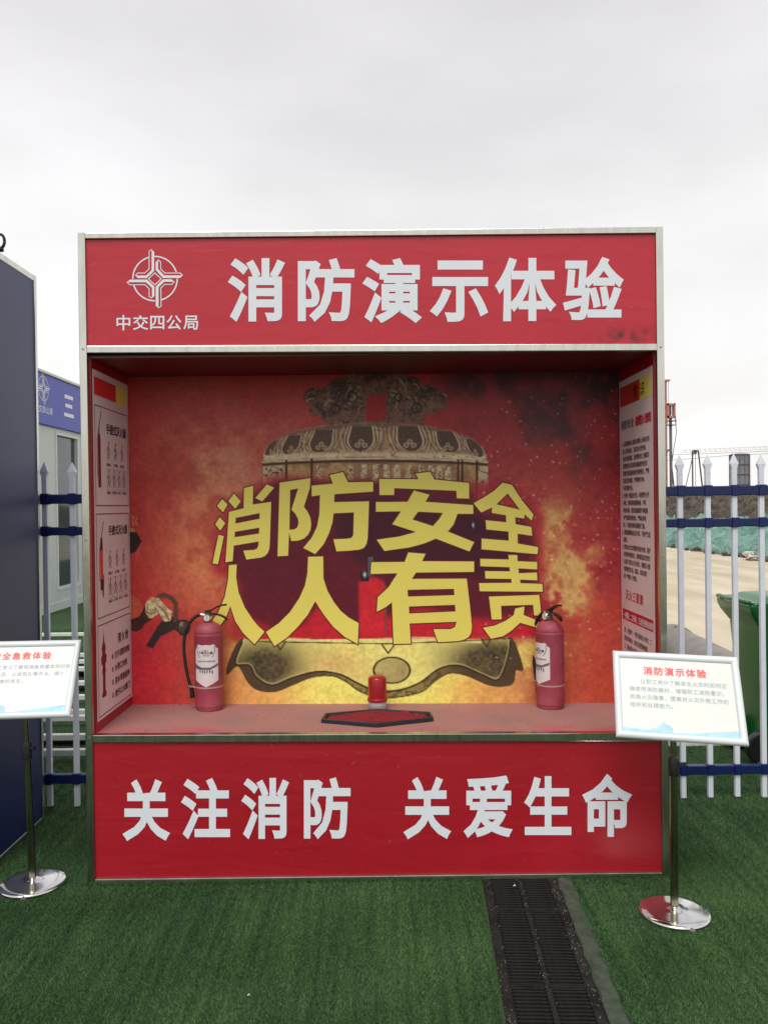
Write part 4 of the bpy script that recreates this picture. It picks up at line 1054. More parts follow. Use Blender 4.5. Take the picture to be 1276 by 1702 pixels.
    def wtext(mb, s_, u0, z0, h, w_, adv):
        x = u0
        for ch in s_:
            vv, ff = bold_glyph(ch, w_)
            if len(ff): mb.add([wrap(x + a * h, z0 + b_ * h, R + .0012) for a, b_ in vv], ff)
            x += adv * (.55 if ord(ch) < 128 else 1)
    mb = MB()
    wtext(mb, '干粉灭火器', -.032, .262, .012, .03, .0128); wtext(mb, '手提式', -.014, .274, .007, .015, .009); wtext(mb, '消防器材', -.012, .252, .0065, .01, .008)
    wtext(mb, '手提式干粉灭火器使用说明', -.04, .226, .0068, .01, .0068)
    mb.build('sticker_text', black_print, stk)
    mb = MB()
    def wpoly(pts): 
        v2, f2 = fill_loops(pts); mb.add([wrap(p[0], p[1], R + .001) for p in v2], f2)
    arc = [(-.040, .296), (-.042, .28), (-.038, .262), (-.028, .246)]
    wpoly(stroke_loops(arc, .003)); wpoly(stroke_loops([(-a, b_) for a, b_ in arc], .003))
    # dense frieze: points inserted so that it follows the curve
    def band(p0, p1, w0, w1):
        k = 8
        for i in range(k):
            a, b_ = i / k, (i + 1) / k; l = lambda q, r: q + (r - q)
            X = lambda s_: p0[0] + (p1[0] - p0[0]) * s_; Zz = lambda s_: p0[1] + (p1[1] - p0[1]) * s_; Wd = lambda s_: w0 + (w1 - w0) * s_
            mb.add([wrap(X(a), Zz(a) - Wd(a) / 2, R + .001), wrap(X(b_), Zz(b_) - Wd(b_) / 2, R + .001), wrap(X(b_), Zz(b_) + Wd(b_) / 2, R + .001), wrap(X(a), Zz(a) + Wd(a) / 2, R + .001)], [(0, 1, 2, 3)])
    band((-.055, .205), (-.02, .196), .022, .01); band((-.02, .196), (.02, .196), .01, .01); band((.02, .196), (.056, .211), .01, .012)
    for k in range(6): band((-.03 + k * .011, .186 - (k % 2) * .004), (-.024 + k * .011, .186 - (k % 3) * .004), .012, .018)
    mb.build('sticker_print', mat('sticker_grey', rgb(104, 100, 108), .5, 0, .2, 40), stk)
    return t
extinguisher('left red extinguisher with its whole white label facing out', (-.768, .418, zs(-.768) + .001), 0)
extinguisher('right red extinguisher with its label turned to the left', (.792, .425, zs(.792) + .001), math.radians(-64))

bt = thing('warning_beacon', 'small red warning lamp on a grey base at the middle of the shelf', 'warning lamp', (0, .40, zs(0) + .001)); bt.scale = (1.07, 1.07, 1.07)
autosmooth(MB().lathe([(.036, 0), (.0375, .004), (.0375, .006), (.039, .008), (.0385, .034), (.037, .036)], 40).build('base', mat('beacon_grey', rgb(168, 164, 160), .5, 0, .06, 20), bt), 40)
autosmooth(MB().lathe([(.0415, .0365), (.043, .039), (.043, .047), (.041, .05)], 40).build('collar', mat('beacon_red_collar', rgb(170, 20, 30), .3, 0, .05), bt), 40)
lens_m = mat('beacon_lens', rgb(176, 22, 32), .25, 0, .12, 30, trans=.3, coat=.2)
lens = MB().lathe([(.040, .0505), (.0395, .06), (.0392, .128), (.0375, .1345), (.032, .1395), (.018, .1435), (.002, .1445)], 48)
autosmooth(lens.build('lens', lens_m, bt), 60)
autosmooth(MB().lathe([(.017, .05), (.017, .10), (.006, .11)], 20).build('bulb', mat('beacon_bulb', rgb(225, 120, 110), .2), bt), 40)

ty = thing('flame_lamp_tray', 'black elongated hexagonal tray holding crumpled red cloth on the shelf', 'tray', (0, 0, zs(0) + .0015), (0, math.radians(.28), 0))
HEX = [(-.240, .170), (-.002, .092), (.240, .186), (.232, .278), (-.004, .338), (-.230, .272)]
cen = np.array([0, .222])
def ringv(s, z): return [((p[0] - cen[0]) * s[0] + cen[0], (p[1] - cen[1]) * s[1] + cen[1], z) for p in HEX]
v = ringv((1, 1), 0) + ringv((1, 1), .017) + ringv((.95, .88), .017) + ringv((.93, .84), .003)
f = []
for k in range(3):
    for i in range(6): j = (i + 1) % 6; f.append((k * 6 + i, k * 6 + j, k * 6 + 6 + j, k * 6 + 6 + i))
f.append(tuple(18 + i for i in range(6)))
fr = obj('tray_frame', v, f, mat('black_tray', rgb(34, 32, 38), .5, 0, .25, 15), ty); bvm = fr.modifiers.new('b', 'BEVEL'); bvm.width = .0015
# cloth
nx, ny = 90, 40; v = []; f = []
hexin = [((p[0]) * .925, (p[1] - .222) * .83 + .222) for p in HEX]
for j in range(ny + 1):
    for i in range(nx + 1):
        s = i / nx; x = -.222 + .444 * s
        yf = np.interp(x, [hexin[0][0], hexin[1][0], hexin[2][0]], [hexin[0][1], hexin[1][1], hexin[2][1]]); yb = np.interp(x, [hexin[5][0], hexin[4][0], hexin[3][0]], [hexin[5][1], hexin[4][1], hexin[3][1]])
        tt = j / ny; y = yf + (yb - yf) * tt
        e = min(1, min(tt, 1 - tt) * 5) * min(1, min(s, 1 - s) * 14)
        hgt = .015 * math.exp(-((x + .02) / .13) ** 2) * e * (.3 + .9 * tt) + .005 * e + (.004 * math.sin(x * 60 + 3 * math.sin(y * 40)) ** 2 * e if abs(x + .02) > .09 else .0015 * abs(math.sin(math.atan2(y - .36, x + .01) * 9)) * e)
        wr = (fbm(np.array([x * 1000]), np.array([y * 1600]), 34, 5, 4)[0] - .5)
        hgt += wr * (.022 if abs(x + .02) > .11 else .004) * e
        if x > .1: hgt += .007 * abs(math.sin(x * 95 + y * 30)) * e
        v.append((x, y, .0035 + max(0, hgt)))
for j in range(ny):
    for i in range(nx): a = j * (nx + 1) + i; f.append((a, a + 1, a + nx + 2, a + nx + 1))
clo = obj('red_cloth', v, f, mat('red_cloth', rgb(128, 14, 34), .8, 0, .2, 30, .1, 300), ty, True)

# ================================================================== sign holders
def sign_holder(label, cpos, rot, base, polex, title, tcols, lines, n_rot, boxw=.455, boxh=.335, group='tilted notice holders on chrome poles'):
    t = thing('sign_holder', label, 'sign holder', (base[0], base[1], 0), (0, 0, 0), group)
    Rm = Euler(rot, 'XYZ').to_matrix(); C_ = Vector(cpos) - Vector((base[0], base[1], 0))
    def L(x, z, y=0): return C_ + Rm @ Vector((x, y, z))
    # snap frame: four rounded mitred mouldings
    fw = .026; hw, hh = boxw / 2, boxh / 2
    prof = [(0, 0), (0, -.006), (.004, -.011), (.012, -.0135), (.02, -.011), (.0255, -.0045), (.026, 0)]
    cor = [(-1, -1), (1, -1), (1, 1), (-1, 1)]
    for e in range(4):
        v = []; f = []
        for c_ in (cor[e], cor[(e + 1) % 4]):
            for ins, y in prof: v.append(L(c_[0] * (hw - ins), c_[1] * (hh - ins), y))
        n_ = len(prof)
        for i in range(n_ - 1): f.append((i, i + 1, n_ + i + 1, n_ + i))
        f.append(tuple(range(n_))); f.append(tuple(range(2 * n_ - 1, n_ - 1, -1))); f.append((0, n_, 2 * n_ - 1, n_ - 1))
        autosmooth(obj('frame_moulding', v, f, white_frame, t), 40)
    v = [L(x, z, y) for y in (.0, .004) for x, z in ((-hw + .001, -hh + .001), (hw - .001, -hh + .001), (hw - .001, hh - .001), (-hw + .001, hh - .001))]
    obj('back_board', v, [(3, 2, 1, 0), (4, 5, 6, 7), (0, 1, 5, 4), (1, 2, 6, 5), (2, 3, 7, 6), (3, 0, 4, 7)], white_frame, t)
    iw, ih = hw - .0265, hh - .0265
    sheet = obj('printed_sheet', [L(-iw, -ih, -.002), L(iw, -ih, -.002), L(iw, ih, -.002), L(-iw, ih, -.002)], [(0, 1, 2, 3)], sheet_paper, t)
    ud = Rm @ Vector((1, 0, 0)); vd = Rm @ Vector((0, 0, 1))
    mb = MB(); x0, z0, hgt, adv = tcols
    text_run(mb, title, L(x0, z0, -.0028), ud, vd, hgt, .03, adv); mb.build('title_text', pale_red_print, sheet)
    mb = MB()
    for k, (xi, s_) in enumerate(lines): text_run(mb, s_, L(xi, .044 - .0303 * k, -.0028), ud, vd, .0198, .004, .0206)
    mb.build('body_text', grey_print, sheet)
    # skyline and wave at the foot of the sheet
    mb = MB(); rs = random.Random(3); x = -.10
    while x < -.03:
        w_ = rs.uniform(.004, .008); h_ = .012 + .03 * math.exp(-((x + .058) / .022) ** 2) * rs.uniform(.6, 1)
        mb.add([L(x, -ih + .004, -.0028), L(x + w_, -ih + .004, -.0028), L(x + w_, -ih + .004 + h_, -.0028), L(x, -ih + .004 + h_, -.0028)], [(0, 1, 2, 3)]); x += w_ + .0015
    mb.add([L(-.062, -ih + .03, -.003), L(-.059, -ih + .03, -.003), L(-.0605, -ih + .058, -.003)], [(0, 1, 2)])
    n_ = 16; v = []; f = []
    for i in range(n_ + 1):
        s_ = i / n_; xx = -.02 + (iw + .02) * s_; v += [L(xx, -ih, -.0026), L(xx, -ih + .002 + .024 * s_ ** 1.2, -.0026)]
    for i in range(n_): f.append((2 * i, 2 * i + 2, 2 * i + 3, 2 * i + 1))
    mb.add(v, f)
    v = []; f = []
    for i in range(n_ + 1):
        s_ = i / n_; xx = -iw + (.2) * s_; v += [L(xx, -ih, -.0025), L(xx, -ih + .012 * (1 - s_) + .002, -.0025)]
    for i in range(n_): f.append((2 * i, 2 * i + 2, 2 * i + 3, 2 * i + 1))
    mb.add(v, f); mb.build('skyline_print', blue_print, sheet)
    # pole
    top = L(polex, -.02, .012)
    ztop = top.z; px_, py_ = top.x, top.y
    autosmooth(MB().tube([(0, 0, .018), (px_ * .55, py_ * .0 + 0, .56)], .0148, 24).build('lower_pole', brass_pole, t), 40)
    m0 = Vector((px_ * .55, 0, .56))
    autosmooth(MB().tube([m0 - Vector((0, 0, .01)), Vector((px_, py_ * .9, ztop - .01))], .0115, 20).build('upper_pole', brass_pole, t), 40)
    autosmooth(MB().tube([m0 - Vector((0, 0, .045)), m0 + Vector((0, 0, .012)), m0 + Vector((0, 0, .024))], [.0195, .0195, .015], 20).build('collar', plastic_black, t), 40)
    MB().tube([m0 + Vector((.015, -.01, .0)), m0 + Vector((.04, -.02, .004))], .006, 10).build('clamp_knob', plastic_black, t)
    br = MB().box(-.02, .02, -.012, .012, -.02, .02, .003); br.v = [tuple(Vector(top) + Rm @ Vector(p)) for p in br.v]; br.build('bracket', plastic_black, t)
    # domed base
    pr = [(.122, .002), (.1265, .006), (.1265, .012), (.122, .0165), (.095, .020), (.05, .024), (.025, .027), (.017, .034)]
    autosmooth(MB().lathe(pr, 64).build('base_plate', chrome, t), 60)
    q = MB().tube([(.015, -.117, .004), (.02, -.142, .004)], [.012, .009], 12); autosmooth(q.build('base_foot', steel_dull, t), 40)
    return t
sign_holder('white framed notice headed 消防演示体验 in front of the right corner', (1.1133, -.2931, .8025), (-.5712, .04, -.1644), (1.090, -.302), -0.018, '消防演示体验', (-.118, .082, .034, .0385),
            [(-.131, '让职工充分了解发生火灾时如何正'), (-.172, '确使用消防器材，增强职工消防意识，'), (-.172, '拒绝火灾隐患，提高对火灾扑救工作的'), (-.172, '组织和处理能力。')], 0)
sign_holder('white framed notice headed 安全急救体验, cut by the left edge', (-1.4518, .0057, .8391), (-.6098, .0132, .1215), (-1.405, .006), 0.02, '安全急救体验', (-.118, .088, .034, .0395),
            [(-.131, '让职工学习了解现场急救基本知识和'), (-.172, '掌握心肺复苏、止血包扎等方法，减少'), (-.172, '人员伤亡事故的发生。')], 0)

# ================================================================== fence
FY = .86
FN = thing('picket_fence', 'white steel picket fence with three dark blue rails behind the stand', 'fence', (0, FY, 0))
spw = .0127
def picket_mb():
    mb = MB().box(-spw, spw, -.011, .011, .006, 1.665, .0015)
    v = []; f = []
    for (w_, z) in ((spw, 1.665), (.0125, 1.690), (.0215, 1.716), (.0, 1.765)):
        for a, b_ in ((-1, -1), (1, -1), (1, 1), (-1, 1)): v.append((a * max(w_, .001), b_ * (.011 if z < 1.72 else .0015), z))
    for k in range(3):
        for i in range(4): j = (i + 1) % 4; f.append((k * 4 + i, k * 4 + j, k * 4 + 4 + j, k * 4 + 4 + i))
    f.append((12, 13, 14, 15)); mb.add(v, f); return mb
xsR = [1.560 + .1385 * k for k in range(0, 4)] + [2.114 + .1385 * k for k in range(12)]
xsL = [-1.545 - .1385 * k for k in range(0, 16)]; xsM = [-1.545 + .1385 * k for k in range(1, 22)]
pm = None
for x in xsR + xsL + xsM:
    if pm is None: o = picket_mb().build('picket', paint_white, FN); pm = o.data
    else: o = bpy.data.objects.new('picket', pm); COL.objects.link(o); o.parent = FN
    o.location = (x, 0, random.uniform(-.004, .004)); o.rotation_euler = (0, random.uniform(-.002, .002), 0)
RZ = ((1.555, 1.603), (1.394, 1.436), (.125, .172))
for a, b_ in RZ:
    r_ = MB().box(-3.75, 3.7, -.017, .017, a, b_, .004).build('rail', paint_blue, FN)
    for x in xsR + xsL: 
        if -2.4 < x < 2.5:
            MB().box(x - .021, x + .021, -.0215, .0215, a - .003, b_ + .005, .003).build('rail_collar', paint_blue, r_)
for x in (-3.72, 3.72, .0):
    MB().box(x - .03, x + .03, -.03, .03, 0, 1.74, .003).build('post', paint_white, FN)
    MB().lathe([(.042, 1.74), (.042, 1.748), (.02, 1.77), (.002, 1.79)], 4).build('post_cap', paint_white, FN).location = (x, 0, 0)

# white step frames lying on the turf behind the fence, left
wt_m = mat('white_tube_paint', rgb(214, 216, 212), .45, 0, .08, 8)
brd = mat('dark_step_board', rgb(40, 46, 52), .7, 0, .2, 6)
def step_frame(label, ys, z, xa, xb, boards):
    t = thing('step_frame', label, 'steel frame', (0, 0, 0), group='white tube frames lying on the turf behind the fence')
    for y in ys: MB().box(xa, xb, y - .018, y + .018, z - .02, z + .02, .004).build('cross_tube', wt_m, t)
    for x in (xa + .02, xb - .02): MB().box(x - .018, x + .018, min(ys) + .02, max(ys) - .02, z - .055, z - .021, .003).build('side_tube', wt_m, t)
    for y0, y1 in boards: MB().box(xa + .05, xb - .05, y0, y1, z - .045, z - .03).build('board', brd, t)
    for x in (xa + .02, xb - .02):
        for y in (min(ys), max(ys)): MB().box(x - .015, x + .015, y - .015, y + .015, .0, z - .02).build('leg', wt_m, t)
step_frame('nearer white tube frame on the turf behind the left fence', (1.60, 1.93, 2.40, 2.57, 3.03), .06, -3.3, -1.25, [(1.96, 2.08), (2.6, 2.8)])
step_frame('farther white tube frame on the turf behind the left fence', (3.45, 4.05, 4.4, 4.75, 6.1), .08, -4.4, -1.6, [(4.08, 4.36), (4.45, 4.7), (3.5, 3.65)])

# ================================================================== neighbouring navy stand on the left
NB = thing('navy_stand', 'dark blue panelled stand with silver edges at the left border', 'display stand', (-1.64, 0, 0))
nx0, nx1, ny0, ny1, nh = -2.4, 0.0, .14, .69, 2.668
MB().box(-.022, -.006, ny0 + .03, ny1 - .02, .02, nh - .03).build('side_panel', navy, NB)
MB().box(nx0, -.03, ny1 - .02, ny1 - .008, .02, nh - .03).build('back_panel', navy, NB)
MB().box(nx0, -.03, ny0 + .05, ny1 - .03, nh - .018, nh - .008).build('roof_panel', navy, NB)
MB().box(nx0, nx0 + .016, ny0 + .03, ny1 - .02, .02, nh - .03).build('side_panel', navy, NB)
MB().box(nx0 + .02, -.03, ny0 + .03, ny1 - .03, .58, .6).build('shelf', navy, NB)
MB().box(nx0 + .02, -.03, ny0 + .008, ny0 + .02, .03, .58).build('lower_panel', navy, NB)
MB().box(nx0 + .02, -.03, ny0 + .008, ny0 + .02, 2.2, nh - .03).build('header_panel', navy, NB)
for x in (nx0, -.026):
    for y in (ny0, ny1 - .026): MB().box(x, x + .026, y, y + .026, 0, nh, .002).build('frame_post', steel, NB)
MB().box(-.024, -.002, ny0 + .026, ny1 - .026, nh - .03, nh - .001, .002).build('frame_rail', steel, NB)
MB().box(-.024, -.004, ny0 + .026, ny1 - .026, .001, .022, .002).build('frame_rail', steel_dull, NB)
for y in (ny0, ny1 - .026): MB().box(nx0 + .026, -.026, y + .001, y + .025, nh - .028, nh - .001, .002).build('frame_rail', steel, NB)
P = [(0, .012 * 0 + .034 * math.cos(a) * .55, .04 + .03 * math.sin(a)) for a in [2 * math.pi * i / 24 for i in range(25)]]
ey = MB().tube([(p[1] * 1.0, 0, p[2]) for p in P], .0065, 10); ey.lathe([(.014, -.004), (.014, .012)], 12)
e_ = ey.build('lifting_eye', plastic_black, NB, True); e_.location = (.008, .30, nh + .002)

# ================================================================== site office (left, beyond the fence)
OF = thing('site_office', 'white container office with blue fascia sign and large window, beyond the left fence', 'office building', (-4.9, 8.2, 0))
wall_w = mat('office_white_panel', rgb(196, 204, 200), .45, 0, .05, 3, .02, 8)
fascia = mat('office_blue_fascia', rgb(62, 74, 180), .4, 0, .06, 2)
glass = mat('office_glass', rgb(74, 84, 88), .06, .35, .08, 1)
def of(name, x0, x1, y0, y1, z0, z1, m, parent=OF, c=.004): return MB().box(x0, x1, y0, y1, z0, z1, c).build(name, m, parent)
of('fascia', -4.4, .05, -.05, 7.0, 2.78, 3.52, fascia)
fs = [o for o in OF.children if o.name == 'fascia'][0] if False else None
of('foundation_band', -4.3, .02, .0, 6.9, 0, .13, wall_w)
# long wall with window openings
wins = [(.80, 1.72), (2.4, 3.3), (4.0, 4.9)]
prev = 0.0
for a, b_ in wins + [(6.9, 6.9)]:
    if a > prev: of('wall_panel', -.12, 0, prev, a, .13, 2.78, wall_w)
    prev = b_
for a, b_ in wins:
    of('wall_panel', -.12, 0, a, b_, .13, .30, wall_w); 
    w_ = MB()
    for (y0, y1, z0, z1) in ((a, a + .045, .30, 2.72), (b_ - .045, b_, .30, 2.72), (a + .045, b_ - .045, .30, .345), (a + .045, b_ - .045, 2.675, 2.72)): w_.box(-.09, .012, y0, y1, z0, z1, .003)
    wf = w_.build('window_frame', wt_m, OF)
    MB().box(-.05, -.045, a + .045, b_ - .045, .345, 2.675).build('pane', glass, wf)
    of('wall_panel', -.12, 0, a, b_, 2.72, 2.78, wall_w)
of('end_wall', -4.2, -.12, 0, .08, .13, 2.78, wall_w); of('far_wall', -4.2, -.12, 6.8, 6.9, .13, 2.78, wall_w); of('back_wall', -4.3, -4.2, 0, 6.9, .13, 2.78, wall_w)
of('corner_post', -.06, .03, -.03, .07, 0, 2.78, wt_m)
of('roof', -4.5, .08, -.08, 7.05, 3.52, 3.56, wt_m)
# fascia lettering
POf = lambda y, z: (.0515, y, z)
fp = [o for o in OF.children if o.name.startswith('fascia')][0]
mb = MB(); s_ = .78 / 1361
cy, cz = .28, 3.30
mb.add([POf(cy + (p[0] - 578) * s_, cz + (p[1] + 537) * s_) for p in ev], ef); mb.build('emblem', white_print, fp)
mb = MB(); text_run(mb, '中交四公局', POf(-.02, 2.95), (0, 1, 0), (0, 0, 1), .115, .01, .125); mb.build('company_name', white_print, fp)
mb = MB(); text_run(mb, '三工区标准化体验区', POf(1.02, 3.0), (0, 1, 0), (0, 0, 1), .42, .03, .80); mb.build('lettering', white_print, fp)

# ================================================================== right side: bin, pipe, mound, rigs
bin_m = mat('green_bin_plastic', rgb(20, 104, 48), .25, 0, .12, 5, .03, 30)
BN = thing('wheelie_bin', 'dark green two-wheeled rubbish bin behind the fence at the right border', 'wheelie bin', (2.375, 1.49, 0))
def loft(secs, name, m, parent, cap=True):
    v = []; f = []
    n_ = len(secs[0])
    for s_ in secs: v += s_
    for k in range(len(secs) - 1):
        for i in range(n_): j = (i + 1) % n_; f.append((k * n_ + i, k * n_ + j, k * n_ + n_ + j, k * n_ + n_ + i))
    if cap: f += [tuple(range(n_))[::-1], tuple((len(secs) - 1) * n_ + i for i in range(n_))]
    o = obj(name, v, f, m, parent); autosmooth(o, 35); return o
def rr(x0, x1, y0, y1, z, r=.04, n_=4):
    P = []
    for cx_, cy_, a0 in ((x1 - r, y0 + r, -90), (x1 - r, y1 - r, 0), (x0 + r, y1 - r, 90), (x0 + r, y0 + r, 180)):
        for i in range(n_ + 1): a = math.radians(a0 + 90 * i / n_); P.append((cx_ + r * math.cos(a), cy_ + r * math.sin(a), z))
    return P
loft([rr(-.13, .2, -.17, .17, .05), rr(-.16, .23, -.19, .19, .14), rr(-.215, .25, -.215, .215, .80), rr(-.225, .26, -.225, .225, .83)], 'bin_body', bin_m, BN)
loft([rr(-.205, .25, -.212, .212, .79, .03), rr(-.262, .27, -.235, .235, .868, .03), rr(-.275, .275, -.24, .24, .90, .025), rr(-.277, .277, -.242, .242, .928, .02), rr(-.265, .265, -.23, .23, .935, .02)], 'rim', bin_m, BN)
loft([rr(-.262, .275, -.235, .235, .937, .02), rr(-.255, .27, -.23, .23, .948, .02), rr(-.20, .24, -.20, .20, .952, .03), rr(-.17, .21, -.175, .175, .972, .04), rr(-.08, .14, -.10, .10, .978, .04)], 'lid', bin_m, BN)
MB().tube([(-.262, -.2, .945), (-.285, -.19, .948), (-.285, .19, .948), (-.262, .2, .945)], .012, 10).build('handle', bin_m, BN, True)
for y in (-.13, .19):
    w_ = MB().lathe([(.02, -.022), (.09, -.022), (.1, -.016), (.1, .016), (.09, .022), (.02, .022)], 28)
    w_.v = [(-.165 + a, y + c, .10 + b_) for a, b_, c in w_.v]; autosmooth(w_.build('wheel', plastic_black, BN), 30)
MB().tube([(-.165, -.15, .1), (-.165, .2, .1)], .012, 8).build('axle', steel_dull, BN)

pipe_m = mat('muddy_pipe', rgb(112, 106, 98), .7, .1, .3, 3, .3, 14, col2=rgb(158, 152, 146), rvar=.1)
PT = thing('steel_pipe', 'long grey muddy pipe lying on the concrete beyond the right fence', 'pipe', (0, 0, 0))
a_, b_ = Vector((2.70, 4.15, .195)), Vector((2.58, 1.9, .195))
dd = (b_ - a_)
q = MB(); q.tube([a_, a_ + dd * .3, a_ + dd * .6, b_], .19, 40, cap=False); q.tube([b_ , b_ - dd * .6, a_], .172, 40, cap=False)
pb = q.build('pipe_body', pipe_m, PT, True)
q = MB(); q.tube([a_ - dd * .004, a_ + dd * .05], .205, 40, cap=False); q.tube([a_ + dd * .05, a_ - dd * .004], .188, 40, cap=False)
n_ = 40
q.f += [(i, (i + 1) % n_, 2 * n_ + n_ + (i + 1) % n_, 2 * n_ + n_ + i) for i in range(n_)]
q.f += [(n_ + i, n_ + (i + 1) % n_, 2 * n_ + (i + 1) % n_, 2 * n_ + i) for i in range(n_)]
q.build('pipe_collar', pipe_m, PT, True)

# rubble beside the pipe
rub = MB()
for k in range(160):
    x = 2.35 + random.random() * .75; y = 2.0 + random.random() * 2.6
    if abs(x - (2.70 - (4.15 - y) * .053)) < .2: x += random.choice((-.24, .24))
    s_ = random.uniform(.008, .045); R3 = Euler([random.uniform(0, 6) for _ in range(3)]).to_matrix()
    bx = MB().box(-s_, s_, -s_ * .7, s_ * .7, -s_ * .5, s_ * .5, s_ * .2); bx.v = [tuple(R3 @ Vector(p) + Vector((x, y, s_ * .3))) for p in bx.v]; rub.add(bx.v, bx.f)
tag(rub.build('rubble', mud), 'small lumps of mud and stone scattered round the pipe', 'rubble', kind='stuff')

# soil mound
def terrain(name, x0, x1, y0, y1, nx, ny, hf, m):
    xs = np.linspace(x0, x1, nx); ys = np.linspace(y0, y1, ny); X, Y = np.meshgrid(xs, ys); Z = hf(X, Y)
    v = np.stack([X, Y, Z], -1).reshape(-1, 3); ii = np.arange(nx * ny).reshape(ny, nx)
    q = np.stack([ii[:-1, :-1], ii[:-1, 1:], ii[1:, 1:], ii[1:, :-1]], -1).reshape(-1, 4)
    return obj(name, v, [tuple(map(int, f)) for f in q], m, smooth=True)
def mound_h(X, Y):
    d = X - 9.95
    rise = sstep(1.9, 4.6, d) * 1.22 + sstep(0, 1.7, d) * .55
    h = rise * (.86 + .3 * fbm(X * 10, Y * 10, 40, 5)) + .38 * (fbm(X * 10, Y * 10, 9, 9) - .5) * sstep(.3, 2, d) + .75 * (fbm(X * 10, Y * 10, 4.2, 12, 4) - .5) * sstep(.3, 2, d)
    return np.where(d < 0, -.02, h * sstep(30, 24, X - 0) - .02 + 0 * X)
dirt = mat('dug_soil', rgb(40, 35, 32), .97, 0, .4, 3.4, 1.0, 3.2, col2=rgb(118, 106, 94), bdist=.5)
tag(terrain('soil_mound', 9.6, 26, 13, 60, 220, 420, mound_h, dirt), kind='structure')
net_m = mat('green_dust_net', rgb(66, 116, 104), .75, 0, .25, 2.6, .9, 2.6, col2=rgb(138, 172, 158), bdist=.3)
def net_h(X, Y):
    d = X - 9.95
    e = .04 + .9 * np.abs(fbm(X * 10, Y * 10, 11, 44, 3) - .5) + .7 * np.abs(fbm(X * 10, Y * 10, 4.5, 48, 3) - .5)
    wob = .5 * (fbm(X * 10, Y * 10, 30, 60) - .5)
    return np.where((d > .12) & (d < 2.3 + wob), mound_h(X, Y) + e, mound_h(X, Y) - .15)
nt = terrain('dust_net', 9.9, 13.4, 13, 46, 80, 420, net_h, net_m)
tag(nt, 'crumpled green dust netting spread over the foot of the soil mound', 'netting')
# litter and stones by the edge
lit = MB()
for k in range(120):
    x = 9.75 + random.random() * .5; y = 15 + random.random() * 18; s_ = random.uniform(.02, .09)
    R3 = Euler([random.uniform(0, 6) for _ in range(3)]).to_matrix(); bx = MB().box(-s_, s_, -s_, s_, -s_ * .6, s_ * .6, s_ * .25)
    bx.v = [tuple(R3 @ Vector(p) + Vector((x, y, s_ * .3))) for p in bx.v]; lit.add(bx.v, bx.f)
tag(lit.build('stones', dirt), 'loose stones along the edge between concrete and netting', 'stones', kind='stuff')
bag = MB()
for k in range(7):
    s_ = random.uniform(.08, .16); R3 = Euler([random.uniform(0, 6) for _ in range(3)]).to_matrix(); bx = MB().box(-s_, s_, -s_ * .6, s_ * .6, -s_ * .5, s_ * .5, s_ * .3)
    bx.v = [tuple(R3 @ Vector(p) + Vector((9.75 + random.uniform(-.15, .15), 17.7 + random.uniform(-.25, .25), .08))) for p in bx.v]; bag.add(bx.v, bx.f)
tag(bag.build('litter_bag', mat('white_litter', rgb(225, 222, 212), .6)), 'crumpled white plastic litter at the foot of the green netting', 'litter')

# distant piling rig
orange = mat('rig_orange_hazed', rgb(192, 128, 114), .6, 0, .15, 2); dsteel = mat('rig_dark_steel', rgb(96, 80, 76), .6, .2, .2, 2)  # orange dulled and paled, so distance haze is mixed into its colour
Yr = 56.7
def W_(px, py, y=Yr): return Vector(atY(px, py, y))
g0 = W_(1107, 820); RG = thing('piling_rig', 'tall orange piling rig mast beside the right edge of the stand', 'piling rig', (g0.x, Yr, 0))
def rel(p, o): return Vector(p) - o.location
mast = MB(); x0 = W_(1101.5, 632).x - g0.x; x1 = W_(1105.5, 632).x - g0.x; zt_ = W_(1107, 634).z
for x in (x0, x1):
    for y in (-.12, .12): mast.bar((x, y, 0), (x, y, zt_), .06)
k = 0; z = .3
while z < zt_ - .3:
    mast.bar((x0, -.12, z), (x1, -.12, z + .3), .03); mast.bar((x1, -.12, z + .3), (x0, -.12, z + .6), .03); mast.box(x0, x1, -.1, .1, z, z + .35); z += .6
mast.build('mast', orange, RG)
MB().box(x0 - .05, W_(1111.5, 633).x - g0.x, -.2, .2, zt_, zt_ + .12).build('mast_head', orange, RG)
hb = MB(); a1, a2, b1, b2 = W_(1106.5, 671), W_(1120, 671), W_(1106.5, 695), W_(1120, 695)
X0, X1, Zt, Zb = a1.x - g0.x, a2.x - g0.x, a1.z, b1.z
hb.box(X0, X1, -.25, .25, Zt - .16, Zt); hb.box(X0, X1, -.25, .25, Zb, Zb + .16); hb.box(X0, X0 + .12, -.25, .25, Zb, Zt); hb.box(X1 - .1, X1, -.25, .25, Zb, Zt)
hb.build('rotary_head', orange, RG)
MB().box(X0 + .12, (X0 + X1) / 2 + .02, -.15, .15, Zb + .2, Zt - .2).build('drive_motor', dsteel, RG)
xc = W_(1113.5, 700).x - g0.x
MB().tube([(xc, 0, 0), (xc, 0, Zb)], .11, 12).build('drill_pipe', mat('drill_pipe_steel', rgb(112, 112, 114), .5, .3, .3, 3), RG)
MB().tube([(xc - .12, 0, Zt), (xc - .12, 0, zt_)], .015, 6).build('hoist_rope', dsteel, RG)
pf = MB(); 
for z in (W_(1110, 700).z, W_(1110, 707).z): pf.box(X0, X1 + .05, -.3, .3, z, z + .03)
for x in (X0, X1): pf.box(x - .015, x + .015, -.3, -.27, W_(1110, 707).z, W_(1110, 695).z)
pf.build('platform', dsteel, RG)
MB().tube(smoothcurve([(X1, 0, Zb + .2), (X1 + .12, 0, Zb - 1), (X1 - .1, 0, Zb - 2.4), (xc + .1, 0, Zb - 3.2)], 5), .025, 6).build('hose', dsteel, RG)
